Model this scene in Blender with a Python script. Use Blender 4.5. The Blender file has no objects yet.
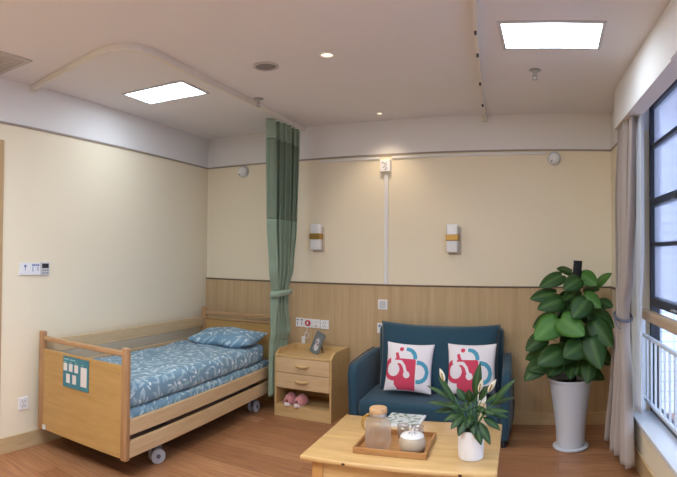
import bpy, bmesh, math, random
from mathutils import Vector, Matrix
from math import pi, sin, cos, radians
random.seed(7)
S = bpy.context.scene
COL = S.collection

# ------------------------------------------------------------------ camera
F, YAW, CY, PITCH, ROLL, ASP, CAMZ = 540.4667, -.4068, 242.5541, .018, .008, 1.001, 1.498
def cam_dir(x, y, z):
    x, z = x*cos(ROLL) - z*sin(ROLL), x*sin(ROLL) + z*cos(ROLL)
    y, z = y*cos(PITCH) - z*sin(PITCH), y*sin(PITCH) + z*cos(PITCH)
    return Vector((x*cos(YAW) + y*sin(YAW), -x*sin(YAW) + y*cos(YAW), z))
cd = bpy.data.cameras.new('camera')
cam = bpy.data.objects.new('camera', cd)
COL.objects.link(cam)
cd.type = 'PANO'
cd.panorama_type = 'CENTRAL_CYLINDRICAL'
cd.central_cylindrical_range_u_min = -338.5/F
cd.central_cylindrical_range_u_max = 338.5/F
cd.central_cylindrical_range_v_min = -(477-CY)/(F*ASP)
cd.central_cylindrical_range_v_max = CY/(F*ASP)
cd.central_cylindrical_radius = 1.0
cd.clip_start = .05
R_, U_, D_ = cam_dir(1, 0, 0), cam_dir(0, 0, 1), cam_dir(0, 1, 0)
m = Matrix((R_, U_, -D_)).transposed().to_4x4()
m.translation = Vector((0, 0, CAMZ))
cam.matrix_world = m
S.camera = cam

# ------------------------------------------------------------------ world and exposure
w = bpy.data.worlds.new('sky'); S.world = w
w.use_nodes = True
bg = w.node_tree.nodes['Background']
bg.inputs['Color'].default_value = (.62, .76, 1.0, 1)
bg.inputs['Strength'].default_value = 1.25
S.view_settings.view_transform = 'Standard'
S.view_settings.look = 'None'
S.view_settings.gamma = 1
S.view_settings.use_curve_mapping = False
S.view_settings.exposure = 1.72
S.cycles.max_bounces = 8
S.cycles.sample_clamp_indirect = 6
PANEL_E = 4.6      # ceiling panels
DOWN_E = 15.0      # warm downlights, watts

# ------------------------------------------------------------------ helpers
def tag(o, label=None, cat=None, group=None, kind=None):
    if label: o['label'] = label
    if cat: o['category'] = cat
    if group: o['group'] = group
    if kind: o['kind'] = kind
    return o
def thing(name, label, cat, loc=(0, 0, 0), rz=0, group=None):
    o = bpy.data.objects.new(name, None)
    COL.objects.link(o)
    o.empty_display_size = .1
    o.location = loc
    o.rotation_euler = (0, 0, rz)
    return tag(o, label, cat, group)
def obj(name, bm, mats, parent=None, smooth=None, loc=None, rz=0):
    me = bpy.data.meshes.new(name)
    bm.normal_update()
    bm.to_mesh(me); bm.free()
    for mt in (mats if isinstance(mats, (list, tuple)) else [mats]): me.materials.append(mt)
    o = bpy.data.objects.new(name, me)
    COL.objects.link(o)
    if parent: o.parent = parent
    if loc is not None: o.location = loc
    o.rotation_euler = (0, 0, rz)
    if smooth is not None:
        for p in me.polygons: p.use_smooth = True
        if smooth < 180:
            me.set_sharp_from_angle(angle=radians(smooth))
    return o
def struct(name, bm, mats, loc=(0, 0, 0), rz=0, smooth=None):
    o = obj(name, bm, mats, None, smooth, loc, rz)
    o['kind'] = 'structure'
    return o
def join(bm, t, mi=0):
    for f in t.faces: f.material_index = mi
    me = bpy.data.meshes.new('tmp'); t.to_mesh(me); t.free()
    bm.from_mesh(me); bpy.data.meshes.remove(me)
def box(bm, x0, x1, y0, y1, z0, z1, bev=0, mi=0, M=None, seg=2):
    t = bmesh.new()
    bmesh.ops.create_cube(t, size=1)
    for v in t.verts:
        v.co = Vector(((x0+x1)/2 + v.co.x*(x1-x0), (y0+y1)/2 + v.co.y*(y1-y0), (z0+z1)/2 + v.co.z*(z1-z0)))
    if bev > 0:
        bmesh.ops.bevel(t, geom=list(t.edges), offset=bev, segments=seg, profile=.5, affect='EDGES', clamp_overlap=True)
    if M is not None: bmesh.ops.transform(t, matrix=M, verts=t.verts)
    join(bm, t, mi)
def cyl(bm, c, r, h, n=24, r2=None, axis='z', mi=0, bev=0):
    t = bmesh.new()
    bmesh.ops.create_cone(t, cap_ends=True, segments=n, radius1=r, radius2=r if r2 is None else r2, depth=h)
    if bev:
        es = [e for e in t.edges if len(e.link_faces) == 2 and any(len(f.verts) > 4 for f in e.link_faces)]
        bmesh.ops.bevel(t, geom=es, offset=bev, segments=2, profile=.5, affect='EDGES')
    if axis == 'x': bmesh.ops.rotate(t, cent=(0, 0, 0), matrix=Matrix.Rotation(pi/2, 3, 'Y'), verts=t.verts)
    if axis == 'y': bmesh.ops.rotate(t, cent=(0, 0, 0), matrix=Matrix.Rotation(pi/2, 3, 'X'), verts=t.verts)
    bmesh.ops.translate(t, vec=c, verts=t.verts)
    join(bm, t, mi)
def lathe(bm, prof, c=(0, 0, 0), n=32, mi=0, axis='z', fn=None):
    """prof: list of (r, z)"""
    t = bmesh.new(); rings = []
    for r, z in prof:
        if r < 1e-6: rings.append([t.verts.new((0, 0, z))])
        else: rings.append([t.verts.new((r*cos(2*pi*i/n), r*sin(2*pi*i/n), z)) for i in range(n)])
    for a, b in zip(rings, rings[1:]):
        for i in range(n):
            j = (i+1) % n
            if len(a) == 1 and len(b) == 1: continue
            if len(a) == 1: t.faces.new((a[0], b[j], b[i]))
            elif len(b) == 1: t.faces.new((a[i], a[j], b[0]))
            else: t.faces.new((a[i], a[j], b[j], b[i]))
    bmesh.ops.recalc_face_normals(t, faces=t.faces)
    if axis == 'y': bmesh.ops.rotate(t, cent=(0, 0, 0), matrix=Matrix.Rotation(pi/2, 3, 'X'), verts=t.verts)
    bmesh.ops.translate(t, vec=c, verts=t.verts)
    join(bm, t, mi)
def tube(bm, pts, r, n=8, mi=0, cap=True):
    pts = [Vector(p) for p in pts]; t = bmesh.new(); rings = []
    rr = r if isinstance(r, (list, tuple)) else [r]*len(pts)
    up = Vector((0, 0, 1)); last = None
    for i, p in enumerate(pts):
        d = (pts[min(i+1, len(pts)-1)] - pts[max(i-1, 0)]).normalized()
        if last is None:
            u = d.cross(up)
            if u.length < .05: u = d.cross(Vector((1, 0, 0)))
        else: u = last - d*last.dot(d)
        u.normalize(); last = u; v = d.cross(u)
        rings.append([t.verts.new(p + (u*cos(2*pi*k/n) + v*sin(2*pi*k/n))*rr[i]) for k in range(n)])
    for a, b in zip(rings, rings[1:]):
        for k in range(n): t.faces.new((a[k], a[(k+1) % n], b[(k+1) % n], b[k]))
    if cap:
        t.faces.new(rings[0]); t.faces.new(rings[-1])
    bmesh.ops.recalc_face_normals(t, faces=t.faces)
    join(bm, t, mi)
def prism(bm, pts, h, mi=0, M=None, bev=0):
    """polygon pts (x,y) extruded from z=0 to h"""
    t = bmesh.new()
    a = [t.verts.new((x, y, 0)) for x, y in pts]; f = t.faces.new(a)
    r = bmesh.ops.extrude_face_region(t, geom=[f])
    bmesh.ops.translate(t, vec=(0, 0, h), verts=[v for v in r['geom'] if isinstance(v, bmesh.types.BMVert)])
    bmesh.ops.recalc_face_normals(t, faces=t.faces)
    if bev: bmesh.ops.bevel(t, geom=list(t.edges), offset=bev, segments=2, profile=.5, affect='EDGES', clamp_overlap=True)
    if M is not None: bmesh.ops.transform(t, matrix=M, verts=t.verts)
    join(bm, t, mi)
def BM(): return bmesh.new()
def one(fn, *a, **k):
    b = BM(); fn(b, *a, **k); return b
def bz(*a, **k): return one(box, *a, **k)
def arc(a, b, c, n=10):
    """quadratic bezier"""
    a, b, c = Vector(a), Vector(b), Vector(c)
    return [a*(1-t)**2 + b*2*t*(1-t) + c*t*t for t in [i/n for i in range(n+1)]]

# ------------------------------------------------------------------ materials
def srgb(r, g, b):
    f = lambda c: (c/255/12.92) if c/255 <= .04045 else ((c/255+.055)/1.055)**2.4
    return (f(r), f(g), f(b), 1)
class NT:
    def __init__(s, name):
        s.m = bpy.data.materials.new(name); s.m.use_nodes = True
        s.t = s.m.node_tree; s.b = s.t.nodes['Principled BSDF']
    def n(s, typ, **kw):
        x = s.t.nodes.new(typ)
        for k, v in kw.items():
            if k in x.bl_rna.properties: setattr(x, k, v)
        return x
    def l(s, a, b): s.t.links.new(a, b)
    def math(s, op, a, b=None, c=None):
        x = s.n('ShaderNodeMath', operation=op)
        for i, v in enumerate((a, b, c)):
            if v is None: continue
            if isinstance(v, (int, float)): x.inputs[i].default_value = v
            else: s.l(v, x.inputs[i])
        return x.outputs[0]
    def mix(s, f, a, b, mode='MIX'):
        x = s.n('ShaderNodeMix', data_type='RGBA', blend_type=mode)
        for i, v in ((0, f), (6, a), (7, b)):
            if isinstance(v, (int, float)): x.inputs[i].default_value = v
            elif isinstance(v, tuple): x.inputs[i].default_value = v
            else: s.l(v, x.inputs[i])
        return x.outputs[2]
    def bump(s, h, strength=.2, dist=.01):
        x = s.n('ShaderNodeBump'); x.inputs['Strength'].default_value = strength; x.inputs['Distance'].default_value = dist
        s.l(h, x.inputs['Height']); s.l(x.outputs[0], s.b.inputs['Normal'])
    def coord(s, scale=(1, 1, 1), kind='Object', rot=(0, 0, 0)):
        c = s.n('ShaderNodeTexCoord'); mp = s.n('ShaderNodeMapping'); mp.inputs['Scale'].default_value = scale
        mp.inputs['Rotation'].default_value = rot
        s.l(c.outputs[kind], mp.inputs[0]); return mp.outputs[0]
    def noise(s, vec, scale=5, detail=3, rough=.5):
        x = s.n('ShaderNodeTexNoise'); x.inputs['Scale'].default_value = scale; x.inputs['Detail'].default_value = detail; x.inputs['Roughness'].default_value = rough
        s.l(vec, x.inputs['Vector']); return x.outputs['Fac']
def plain(name, col, rough=.5, metal=0, spec=.5, noise=0, nscale=40, bump=0, trans=0, alpha=1, coat=0, sheen=0):
    t = NT(name); b = t.b
    b.inputs['Base Color'].default_value = col
    b.inputs['Roughness'].default_value = rough; b.inputs['Metallic'].default_value = metal
    b.inputs['Specular IOR Level'].default_value = spec
    b.inputs['Transmission Weight'].default_value = trans; b.inputs['Alpha'].default_value = alpha
    b.inputs['Coat Weight'].default_value = coat; b.inputs['Sheen Weight'].default_value = sheen
    if noise or bump:
        nz = t.noise(t.coord(), nscale, 4)
        if noise:
            dark = tuple(c*(1-noise) for c in col[:3]) + (1,)
            t.l(t.mix(nz, dark, col), b.inputs['Base Color'])
        if bump: t.bump(nz, bump, .004)
    return t.m
def wood(name, c1, c2, scale=(1, 12, 12), rough=.45, ns=6, bump=.05, coat=0, kind='Object'):
    t = NT(name)
    v = t.coord(scale, kind)
    n1 = t.noise(v, ns, 5, .6); n2 = t.noise(v, ns*.35, 2, .5)
    f = t.math('ADD', t.math('MULTIPLY', n1, .6), t.math('MULTIPLY', n2, .5))
    r = t.n('ShaderNodeValToRGB'); r.color_ramp.elements[0].position = .35; r.color_ramp.elements[1].position = .72
    r.color_ramp.elements[0].color = c1; r.color_ramp.elements[1].color = c2
    t.l(f, r.inputs[0]); t.l(r.outputs[0], t.b.inputs['Base Color'])
    t.b.inputs['Roughness'].default_value = rough; t.b.inputs['Coat Weight'].default_value = coat
    t.bump(n1, bump, .002)
    return t.m
def emis(name, col, e):
    t = NT(name)
    t.b.inputs['Base Color'].default_value = (.8, .8, .8, 1)
    t.b.inputs['Emission Color'].default_value = col; t.b.inputs['Emission Strength'].default_value = e
    return t.m
def floor_mat():
    t = NT('floor_planks')
    v = t.coord()
    br = t.n('ShaderNodeTexBrick'); t.l(v, br.inputs['Vector'])
    br.inputs['Scale'].default_value = 1; br.inputs['Brick Width'].default_value = 1.25; br.inputs['Row Height'].default_value = .15
    br.inputs['Mortar Size'].default_value = .0012; br.inputs['Color1'].default_value = (0, 0, 0, 1); br.inputs['Color2'].default_value = (1, 1, 1, 1)
    br.inputs['Mortar'].default_value = (.2, .2, .2, 1); br.offset = .37
    v2 = t.n('ShaderNodeMapping'); v2.inputs['Scale'].default_value = (1.2, 14, 1)
    add = t.n('ShaderNodeVectorMath', operation='MULTIPLY_ADD')
    t.l(br.outputs['Color'], add.inputs[0]); add.inputs[1].default_value = (3, 5, 0); t.l(v, add.inputs[2])
    t.l(add.outputs[0], v2.inputs[0])
    n1 = t.noise(v2.outputs[0], 3, 6, .6)
    bw = t.n('ShaderNodeRGBToBW'); t.l(br.outputs['Color'], bw.inputs[0])
    f = t.math('ADD', t.math('MULTIPLY', n1, .75), t.math('MULTIPLY', bw.outputs[0], .22))
    r = t.n('ShaderNodeValToRGB'); e = r.color_ramp.elements
    e[0].position = .28; e[0].color = srgb(136, 90, 62); e[1].position = .75; e[1].color = srgb(196, 148, 108)
    x = e.new(.5); x.color = srgb(168, 118, 82)
    t.l(f, r.inputs[0])
    c = t.mix(br.outputs['Fac'], r.outputs[0], srgb(90, 52, 32))
    t.l(c, t.b.inputs['Base Color'])
    t.b.inputs['Roughness'].default_value = .38
    t.bump(n1, .04, .002)
    return t.m
def veneer(name, c1, c2, zscale=1):
    """fine vertical streaks"""
    t = NT(name)
    n1 = t.noise(t.coord((60, 60, zscale)), 3, 4, .6); n2 = t.noise(t.coord((9, 9, .4)), 2, 2, .5)
    f = t.math('ADD', t.math('MULTIPLY', n1, .55), t.math('MULTIPLY', n2, .5))
    r = t.n('ShaderNodeValToRGB'); r.color_ramp.elements[0].position = .32; r.color_ramp.elements[1].position = .72
    r.color_ramp.elements[0].color = c1; r.color_ramp.elements[1].color = c2
    t.l(f, r.inputs[0]); t.l(r.outputs[0], t.b.inputs['Base Color']); t.b.inputs['Roughness'].default_value = .5
    return t.m
def bedding_mat():
    t = NT('leaf_print_cotton'); b = t.b
    co = t.n('ShaderNodeTexCoord'); sp = t.n('ShaderNodeSeparateXYZ'); t.l(co.outputs['Object'], sp.inputs[0])
    cb = t.n('ShaderNodeCombineXYZ')
    t.l(t.math('SUBTRACT', sp.outputs[0], sp.outputs[2]), cb.inputs[0]); t.l(sp.outputs[1], cb.inputs[1])
    base = t.mix(t.noise(co.outputs['Object'], 7, 3), srgb(102, 138, 162), srgb(118, 154, 178))
    col = base
    def layer(sc, off, shape, colour, thr):
        nonlocal col
        mp = t.n('ShaderNodeMapping'); mp.inputs['Location'].default_value = off; t.l(cb.outputs[0], mp.inputs[0])
        vo = t.n('ShaderNodeTexVoronoi'); vo.voronoi_dimensions = '2D'; vo.inputs['Scale'].default_value = sc; vo.inputs['Randomness'].default_value = .75
        t.l(mp.outputs[0], vo.inputs['Vector'])
        d = t.n('ShaderNodeVectorMath', operation='SUBTRACT'); t.l(mp.outputs[0], d.inputs[0]); t.l(vo.outputs['Position'], d.inputs[1])
        sc_ = t.n('ShaderNodeSeparateColor'); t.l(vo.outputs['Color'], sc_.inputs[0])
        ro = t.n('ShaderNodeVectorRotate'); ro.rotation_type = 'Z_AXIS'
        t.l(d.outputs[0], ro.inputs['Vector']); t.l(t.math('MULTIPLY', sc_.outputs[0], 6.283), ro.inputs['Angle'])
        s2 = t.n('ShaderNodeSeparateXYZ'); t.l(ro.outputs[0], s2.inputs[0])
        x, y = s2.outputs[0], s2.outputs[1]
        if shape == 'oval':
            q = t.math('ADD', t.math('POWER', t.math('DIVIDE', x, .027), 2), t.math('POWER', t.math('DIVIDE', y, .0075), 2))
            q = t.math('LESS_THAN', q, 1)
        elif shape == 'dot':
            q = t.math('ADD', t.math('POWER', t.math('DIVIDE', x, .017), 2), t.math('POWER', t.math('DIVIDE', y, .012), 2))
            q = t.math('LESS_THAN', q, 1)
        else:      # feathered sprig: a stem with slanted leaflets
            ax = t.math('ABSOLUTE', x)
            wv = t.math('SINE', t.math('MULTIPLY', t.math('SUBTRACT', y, t.math('MULTIPLY', ax, .9)), 440))
            q = t.math('GREATER_THAN', wv, .1)
            q = t.math('MULTIPLY', q, t.math('LESS_THAN', t.math('ADD', t.math('POWER', t.math('DIVIDE', x, .015), 2), t.math('POWER', t.math('DIVIDE', y, .038), 2)), 1))
            q = t.math('MAXIMUM', q, t.math('MULTIPLY', t.math('LESS_THAN', ax, .0024), t.math('LESS_THAN', t.math('ABSOLUTE', y), .040)))
        q = t.math('MULTIPLY', q, t.math('GREATER_THAN', sc_.outputs[1], thr))
        col = t.mix(t.math('MULTIPLY', q, .82), col, colour)
    layer(12, (0, 0, 0), 'sprig', srgb(168, 196, 206), .15)
    layer(12.5, (.31, .17, 0), 'oval', srgb(205, 222, 228), .3)
    layer(11, (.13, .47, 0), 'sprig', srgb(190, 212, 220), .3)
    layer(9, (.53, .77, 0), 'dot', srgb(225, 233, 236), .5)
    t.l(col, b.inputs['Base Color']); b.inputs['Roughness'].default_value = .85; b.inputs['Sheen Weight'].default_value = .15
    return t.m
def tile_facade():
    t = NT('tiled_facade')
    br = t.n('ShaderNodeTexBrick'); t.l(t.coord((1, 1, 1), 'Object', (pi/2, 0, 0)), br.inputs['Vector'])
    br.offset = 0; br.inputs['Scale'].default_value = 1; br.inputs['Brick Width'].default_value = .3; br.inputs['Row Height'].default_value = .15
    br.inputs['Mortar Size'].default_value = .012
    br.inputs['Color1'].default_value = srgb(214, 214, 222); br.inputs['Color2'].default_value = srgb(204, 206, 216); br.inputs['Mortar'].default_value = srgb(166, 168, 186)
    t.l(br.outputs['Color'], t.b.inputs['Base Color']); t.b.inputs['Roughness'].default_value = .6
    return t.m
def glass(name, col, mixf=.12, frost=0, fc=None):
    """pane: tinted see-through with a mirror sheen; frost adds a milky scattering share"""
    t = NT(name); out = t.t.nodes['Material Output']
    tr = t.n('ShaderNodeBsdfTransparent'); tr.inputs[0].default_value = col
    gl = t.n('ShaderNodeBsdfGlossy'); gl.inputs['Roughness'].default_value = .03
    mx = t.n('ShaderNodeMixShader'); mx.inputs[0].default_value = mixf
    t.l(tr.outputs[0], mx.inputs[1]); t.l(gl.outputs[0], mx.inputs[2])
    if frost:
        df = t.n('ShaderNodeBsdfTranslucent'); df.inputs[0].default_value = fc or col
        m2 = t.n('ShaderNodeMixShader'); m2.inputs[0].default_value = frost
        t.l(mx.outputs[0], m2.inputs[1]); t.l(df.outputs[0], m2.inputs[2]); mx = m2
    t.l(mx.outputs[0], out.inputs[0])
    return t.m
def fabric(name, col, rough=.9, ns=300, var=.25, transl=0, bump=.25, sheen=.2):
    t = NT(name)
    nz = t.noise(t.coord(), ns, 2); big = t.noise(t.coord(), 6, 2)
    f = t.math('ADD', t.math('MULTIPLY', nz, .7), t.math('MULTIPLY', big, .3))
    t.l(t.mix(f, tuple(c*(1-var) for c in col[:3]) + (1,), tuple(min(1, c*(1+var*.6)) for c in col[:3]) + (1,)), t.b.inputs['Base Color'])
    t.b.inputs['Roughness'].default_value = rough; t.b.inputs['Sheen Weight'].default_value = sheen
    t.bump(nz, bump, .002)
    if transl:
        out = t.t.nodes['Material Output']; tr = t.n('ShaderNodeBsdfTranslucent'); tr.inputs[0].default_value = col
        mx = t.n('ShaderNodeMixShader'); mx.inputs[0].default_value = transl
        t.l(t.b.outputs[0], mx.inputs[1]); t.l(tr.outputs[0], mx.inputs[2]); t.l(mx.outputs[0], out.inputs[0])
    return t.m
def mesh_net(name, col):
    """open net weave of a cubicle curtain's upper band"""
    t = NT(name); out = t.t.nodes['Material Output']
    t.b.inputs['Base Color'].default_value = col; t.b.inputs['Roughness'].default_value = .9
    tr = t.n('ShaderNodeBsdfTransparent'); mx = t.n('ShaderNodeMixShader'); mx.inputs[0].default_value = .22
    t.l(t.b.outputs[0], mx.inputs[1]); t.l(tr.outputs[0], mx.inputs[2]); t.l(mx.outputs[0], out.inputs[0])
    return t.m
def leaf_mat(name, c1, c2):
    t = NT(name)
    nz = t.noise(t.coord(), 9, 3)
    geo = t.n('ShaderNodeAttribute'); geo.attribute_name = 'mid'
    c = t.mix(nz, c1, c2)
    c = t.mix(t.math('MULTIPLY', geo.outputs['Fac'], .22), c, srgb(140, 180, 100))
    t.l(c, t.b.inputs['Base Color']); t.b.inputs['Roughness'].default_value = .5
    out = t.t.nodes['Material Output']; tr = t.n('ShaderNodeBsdfTranslucent'); t.l(c, tr.inputs[0])
    mx = t.n('ShaderNodeMixShader'); mx.inputs[0].default_value = .15
    t.l(t.b.outputs[0], mx.inputs[1]); t.l(tr.outputs[0], mx.inputs[2]); t.l(mx.outputs[0], out.inputs[0])
    return t.m
def vcol_mat(name, rough=.8):
    t = NT(name)
    a = t.n('ShaderNodeAttribute'); a.attribute_name = 'Col'
    t.l(a.outputs['Color'], t.b.inputs['Base Color']); t.b.inputs['Roughness'].default_value = rough
    return t.m

M = dict(
    ceiling=plain('ceiling_paint', srgb(234, 232, 234), .8, noise=.03, nscale=3),
    white=plain('white_paint', srgb(232, 230, 228), .7),
    cream=plain('cream_wallpaper', srgb(240, 228, 202), .75, noise=.05, nscale=60, bump=.05),
    cream_left=plain('pale_cream_wallpaper', srgb(244, 232, 206), .75, noise=.04, nscale=60, bump=.05),
    veneer=veneer('oak_panel_veneer', srgb(180, 152, 114), srgb(206, 178, 138)),
    capd=plain('dark_cap_moulding', srgb(104, 84, 66), .5),
    pic=plain('picture_rail_taupe', srgb(160, 148, 138), .55),
    base=wood('baseboard_oak', srgb(190, 160, 118), srgb(208, 180, 138), (2, 2, 20)),
    casing=wood('door_casing_oak', srgb(178, 146, 104), srgb(200, 168, 124), (14, 14, 1)),
    floor=floor_mat(),
    plastic=plain('white_plastic', srgb(238, 238, 240), .35),
    plastic_dim=plain('pale_grey_plastic', srgb(205, 205, 208), .4),
    dark=plain('dark_plastic', srgb(46, 50, 56), .35),
    blueink=plain('blue_ink', srgb(60, 90, 160), .6),
    greyink=plain('grey_ink', srgb(110, 112, 120), .6),
    red=plain('red_button', srgb(190, 40, 60), .4),
    alu=plain('brushed_aluminium', srgb(190, 190, 192), .35, .9),
    track=plain('white_enamel_track', srgb(226, 220, 210), .35),
    brass=plain('brushed_brass', srgb(186, 150, 84), .35, .85),
    opal=plain('opal_glass', srgb(236, 236, 236), .25),
    panel=emis('panel_diffuser', (.76, .88, 1.0, 1), PANEL_E),
    warm=emis('downlight_lens', (1.0, .80, .55, 1), .45),
    birch=wood('bed_birch', srgb(192, 162, 122), srgb(210, 182, 144), (12, 1, 12), .4),
    birch_x=wood('bed_birch_crosswise', srgb(170, 132, 92), srgb(192, 154, 114), (1, 12, 12), .4),
    birch_z=wood('bed_birch_upright', srgb(156, 116, 78), srgb(180, 140, 100), (12, 12, 1), .4),
    bedpanel=wood('bed_panel_maple', srgb(178, 140, 84), srgb(194, 156, 98), (1, 8, 8), .4, bump=.02),
    ns_carcass=wood('nightstand_carcass', srgb(194, 160, 108), srgb(214, 180, 128), (1, 8, 8), .38),
    ns_face=wood('nightstand_drawer_face', srgb(198, 166, 124), srgb(216, 186, 146), (1, 8, 8), .45),
    pine=wood('coffee_table_pine', srgb(196, 154, 98), srgb(222, 184, 126), (1.2, 9, 9), .3, ns=4, coat=.25),
    pine_z=wood('coffee_table_pine_upright', srgb(186, 132, 72), srgb(212, 160, 96), (9, 9, 1), .35, ns=4),
    bamboo=wood('bamboo_tray', srgb(158, 108, 60), srgb(188, 138, 86), (2, 10, 10), .4),
    cork=wood('light_wood_lid', srgb(190, 148, 104), srgb(214, 174, 130), (4, 14, 4), .55),
    bedding=bedding_mat(),
    sofa=fabric('teal_sofa_weave', srgb(31, 70, 90), ns=260),
    sofa_pipe=fabric('teal_sofa_piping', srgb(26, 58, 78), ns=260),
    green=fabric('sage_curtain', srgb(150, 170, 148), ns=200, var=.1, bump=.05, transl=.15),
    green_d=fabric('sage_curtain_tieback', srgb(144, 164, 144), ns=200, var=.1, bump=.05),
    net=mesh_net('sage_net', srgb(126, 144, 124)),
    linen=fabric('beige_linen', srgb(190, 176, 168), ns=160, var=.16, bump=.15, transl=.18),
    sheer=fabric('white_sheer', srgb(228, 232, 238), ns=160, var=.05, bump=.03, transl=.4),
    tie=plain('grey_cord', srgb(110, 116, 132), .6),
    teal=plain('teal_card', srgb(66, 128, 144), .45),
    card=plain('white_card', srgb(226, 222, 218), .5),
    wheel=plain('grey_caster_tyre', srgb(176, 178, 186), .5),
    wheel_hub=plain('dark_caster_fork', srgb(90, 92, 100), .4),
    pot=plain('white_ribbed_ceramic', srgb(208, 212, 222), .35),
    pot_s=plain('white_glazed_pot', srgb(232, 228, 228), .3),
    soil=plain('dark_soil', srgb(44, 34, 26), .95, noise=.4, nscale=60, bump=.4),
    moss=plain('black_moss_pole', srgb(26, 26, 34), .8, noise=.3, nscale=80, bump=.3),
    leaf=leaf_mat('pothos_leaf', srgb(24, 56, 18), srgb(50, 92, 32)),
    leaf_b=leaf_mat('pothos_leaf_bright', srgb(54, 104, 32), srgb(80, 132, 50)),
    leaf_l=leaf_mat('lily_leaf', srgb(26, 56, 30), srgb(50, 88, 44)),
    stem=plain('plant_stem', srgb(78, 120, 56), .5),
    spathe=plain('lily_spathe', srgb(232, 226, 200), .5),
    frame=plain('pewter_picture_frame', srgb(112, 122, 124), .45),
    photo=vcol_mat('printed_photo', .35),
    cushion=vcol_mat('printed_cushion_cotton', .85),
    print_=vcol_mat('magazine_print', .35),
    slip_pink=fabric('pink_slipper_cloth', srgb(214, 144, 146), ns=150),
    slip_sole=plain('pale_slipper_sole', srgb(236, 222, 216), .6),
    ceramic=plain('speckled_cream_ceramic', srgb(190, 172, 150), .35, noise=.08, nscale=120),
    ceramic_w=plain('white_ceramic_lid', srgb(232, 230, 230), .2),
    amber=plain('amber_handle', srgb(216, 170, 84), .2, trans=.4),
    hglass=glass('ribbed_jug_glass', (.97, .96, .94, 1), .10, .30, (1, .98, .96, 1)),
    cupglass=glass('clear_cup_glass', (.93, .92, .91, 1), .16, .15, srgb(236, 230, 226)),
    carton=plain('kraft_carton', srgb(200, 180, 150), .6),
    winframe=plain('dark_window_frame', srgb(44, 50, 62), .4),
    pane_blue=glass('blue_tinted_pane', (.72, .72, .76, 1), .08, .3, (.68, .70, .80, 1)),
    pane_clear=glass('clear_pane', (.93, .96, 1.0, 1), .06),
    railw=plain('white_railing_enamel', srgb(214, 224, 236), .35),
    handrail=wood('handrail_oak', srgb(186, 156, 122), srgb(206, 178, 144), (12, 1, 12), .4),
    sill=plain('white_stone_sill', srgb(232, 236, 242), .25),
    facade=tile_facade(),
    facade_p=plain('rendered_facade', srgb(184, 190, 208), .8),
    facade_w=plain('facade_white_render', srgb(226, 228, 236), .8),
    pane_far=plain('far_window_glass', srgb(96, 106, 128), .15),
    pave=plain('pale_paving', srgb(190, 194, 204), .8, noise=.1, nscale=3),
    cloth=fabric('grey_folded_cloth', srgb(128, 122, 118)),
    vent=plain('grille_enamel', srgb(196, 190, 186), .5),
)

# ------------------------------------------------------------------ room frames
CZ, TZ, DZ, BY = 2.734, 2.410, 1.205, 4.770
LX, RX, LA, RA = -3.6266, .4702, .0926, .0816
BA = .078          # the bed stands a touch askew of the left wall
def LP(t, off=0, z=0):       # a point on the left wall, t metres from the far corner, off metres into the room
    return (LX + t*sin(LA) + off*cos(LA), BY - t*cos(LA) + off*sin(LA), z)
def RP(t, off=0, z=0):       # the same for the right wall
    return (RX + t*sin(RA) - off*cos(RA), BY - t*cos(RA) - off*sin(RA), z)

# ---- floor, ceiling, walls
struct('floor', bz(-5.2, 3.2, -2.2, 5.0, -.12, 0), M['floor'])
struct('ceiling', bz(-5.2, 3.2, -2.2, 5.0, CZ, CZ+.12), M['ceiling'])
b = BM(); box(b, -3.9, .75, BY, BY+.15, 0, TZ, mi=0); box(b, -3.9, .75, BY-.001, BY+.15, TZ, CZ, mi=1)
struct('wall_back', b, [M['cream'], M['white']])
struct('wall_panel_back', bz(LX+.003, RX-.003, BY-.012, BY, .0, DZ-.012), M['veneer']).name = 'trim_3'
struct('trim_1', bz(LX+.004, RX-.004, BY-.018, BY, DZ-.014, DZ, .003), M['capd'])
struct('trim_2', bz(LX+.004, RX-.004, BY-.012, BY, TZ-.007, TZ+.007), M['pic'])
struct('baseboard_back', bz(LX+.005, RX-.005, BY-.026, BY-.012, 0, .107, .002), M['base'])
LF = dict(loc=(LX, BY, 0), rz=LA); RF = dict(loc=(RX, BY, 0), rz=RA)
b = BM(); box(b, -.15, 0, -6.9, .2, 0, TZ, mi=0); box(b, -.15, .001, -6.9, .2, TZ, CZ, mi=1)
struct('wall_left', b, [M['cream_left'], M['white']], **LF)
struct('trim_4', bz(0, .012, -6.0, -.01, TZ-.007, TZ+.007), M['pic'], **LF)
struct('baseboard_left', bz(0, .014, -2.76, -.02, 0, .115, .002), M['base'], **LF)
b = BM(); box(b, 0, .022, -2.84, -2.762, 0, 2.28, .003); box(b, 0, .022, -3.80, -3.715, 0, 2.28, .003); box(b, 0, .022, -3.715, -2.84, 2.20, 2.28, .003)
struct('trim_5', b, M['casing'], **LF)
d = struct('door_1', bz(.001, .018, -3.713, -2.842, .01, 2.198, .002), M['casing'], **LF)
h = BM(); cyl(h, (.045, -3.62, 1.02), .012, .05, axis='x'); tube(h, [(.07, -3.62, 1.02), (.07, -3.5, 1.02)], .009)
obj('door_handle', h, M['alu'], d, 40)
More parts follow.
